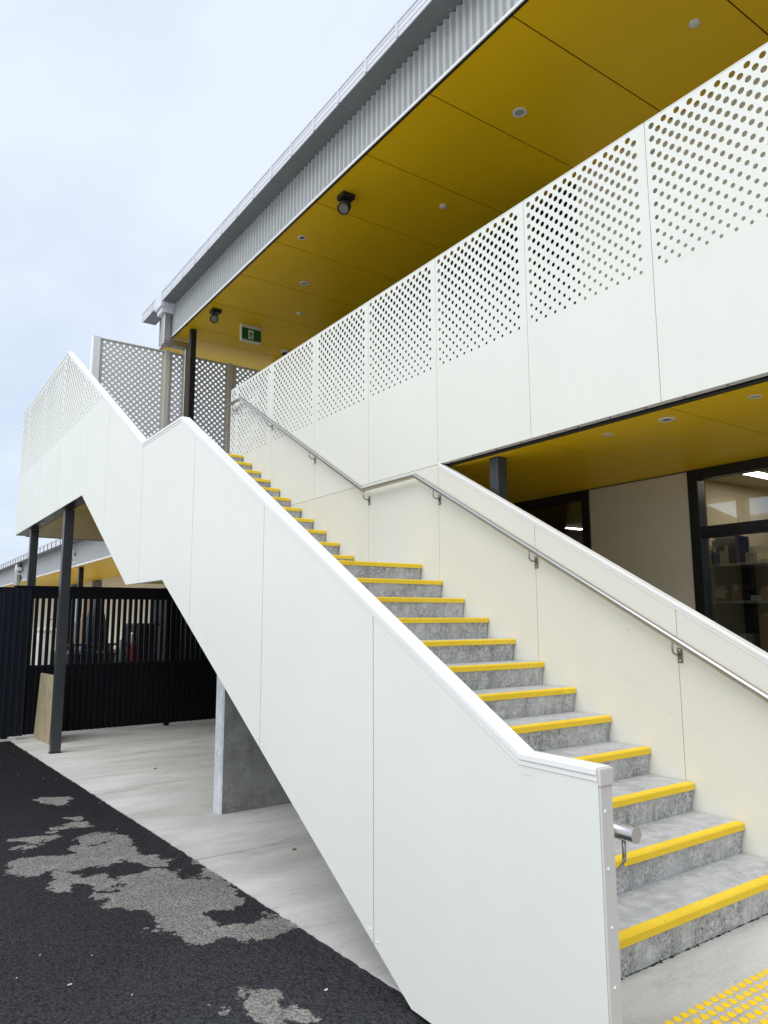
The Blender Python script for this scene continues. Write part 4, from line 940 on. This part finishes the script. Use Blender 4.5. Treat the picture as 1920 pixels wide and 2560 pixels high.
stock('open_carton', 'tall brown carton with raised flap behind the labelled carton', 'carton', 1785, 1822, 1440, Z2, 'card', XF+0.28, 0.12)
stock('carton', 'brown cardboard carton on the third shelf', 'carton', 1895, 1940, 1532, 1.16, 'card', XF+0.02, 0.25)
stock('carton', 'grey flat box lying on the third shelf', 'box', 1845, 1880, 1585, 1.16, 'shelf', XF+0.02, 0.25)
# ceiling panel light inside
CZ = 2.955
def panel_light(label, x, y):
    t = thing('panel_light', label, 'ceiling light', (x+0.6, y-0.08, CZ))
    box('diffuser', M['led'], t, x, x+1.2, y-0.155, y, CZ-0.014, CZ-0.0015)
    boxes('frame', M['plastic_w'], t, [(x-0.02, x-0.001, y-0.175, y+0.02, CZ-0.017, CZ-0.0005), (x+1.201, x+1.22, y-0.175, y+0.02, CZ-0.017, CZ-0.0005), (x, x+1.2, y+0.001, y+0.02, CZ-0.017, CZ-0.0005), (x, x+1.2, y-0.175, y-0.156, CZ-0.017, CZ-0.0005)])
lq = un(1836, 1181, z=CZ-0.014)
panel_light('lit slim ceiling light nearest the partition inside the shop window room', lq[0], lq[1])
panel_light('added unseen ceiling light brightening the middle of the shop window room', lq[0], lq[1]-1.5)  # lamp out of view, added to brighten the room and shelf
c1, c2 = un(1367, 1314, z=CZ-0.03), un(1453, 1324, z=CZ-0.03)
t = thing('batten_light', 'lit strip light inside the window left of the cream wall panel', 'ceiling light', (c2[0]-0.7, c2[1], CZ))
box('tube', M['led'], t, c1[0]-0.6, c2[0], c2[1]-0.03, c2[1]+0.03, CZ-0.035, CZ-0.02)
box('housing', M['plastic_w'], t, c1[0]-0.6, c2[0], c2[1]-0.04, c2[1]+0.04, CZ-0.0195, CZ-0.0005)
# ------------------------------------------------------------------ tactile studs at the foot of the stairs
tf = thing('tactile_paving', 'field of round yellow tactile studs on the concrete at the foot of the stairs', 'tactile paving', (-1.2, -0.5, 0))
stud = lathe_me([(0.0178, 0.0), (0.0176, 0.0035), (0.0165, 0.005), (0.0125, 0.0058)], 16); 
M['stud'] = painted('yellow_stud', (0.92, 0.62, 0.012), 0.5, 0.05, wave=0); stud.materials.append(M['stud'])
for j in range(9):
    for i in range(33):
        o = bpy.data.objects.new('stud', stud); COL.objects.link(o); o.parent = tf
        o.location = (-2.07+0.0505*i+1.2+random.gauss(0, 0.0008), -0.30-0.0505*j+0.5+random.gauss(0, 0.0008), 0.0002)
# ------------------------------------------------------------------ small litter
random.seed(9)
def chip(label, px_, py_, s, mat, name='paper_scrap', cat='litter', group=None):
    c = ung(px_, py_); z = c[2]+(-0.0075 if c[0] < edge_x(c[1]) else 0.0005)
    t_ = [(s*math.cos(a)*(0.6+0.5*random.random()), s*0.7*math.sin(a)*(0.6+0.5*random.random())) for a in [i*2*math.pi/7 for i in range(7)]]
    v = [(c[0]+x, c[1]+y, z+0.001+0.3*s*random.random()) for x, y in t_]; v += [(x, y, z_+0.003) for x, y, z_ in v]
    f = [tuple(range(6, -1, -1)), tuple(range(7, 14))]+[(i, (i+1) % 7, 7+(i+1) % 7, 7+i) for i in range(7)]
    o = link(name, mesh_from(v, f), M[mat]); tag(o, label, cat, group)
chip('crumpled white scrap lying alone on the dark asphalt', 175, 2459, 0.011, 'paper')
chip('small white flake on asphalt beside the concrete edge under the balustrade', 815, 2472, 0.009, 'paper', 'white_flake')
chip('dark pebble lying on the pale concrete under the stairs', 388, 1922, 0.02, 'ink', 'pebble')
chip('dark leaf fragment on the concrete in front of the pier', 735, 2125, 0.018, 'card', 'leaf_fragment')
for q in [(25,1890),(33,1875),(60,1900),(45,1935),(108,1945),(140,1947),(250,2005),(293,2071),(100,2385),(230,2386),(42,2442),(330,2484),(1,1906)]:
    chip('tiny white speck of grit scattered on the asphalt', q[0], q[1], 0.0042, 'paper', 'grit_speck', 'grit', 'white grit specks scattered on the asphalt')
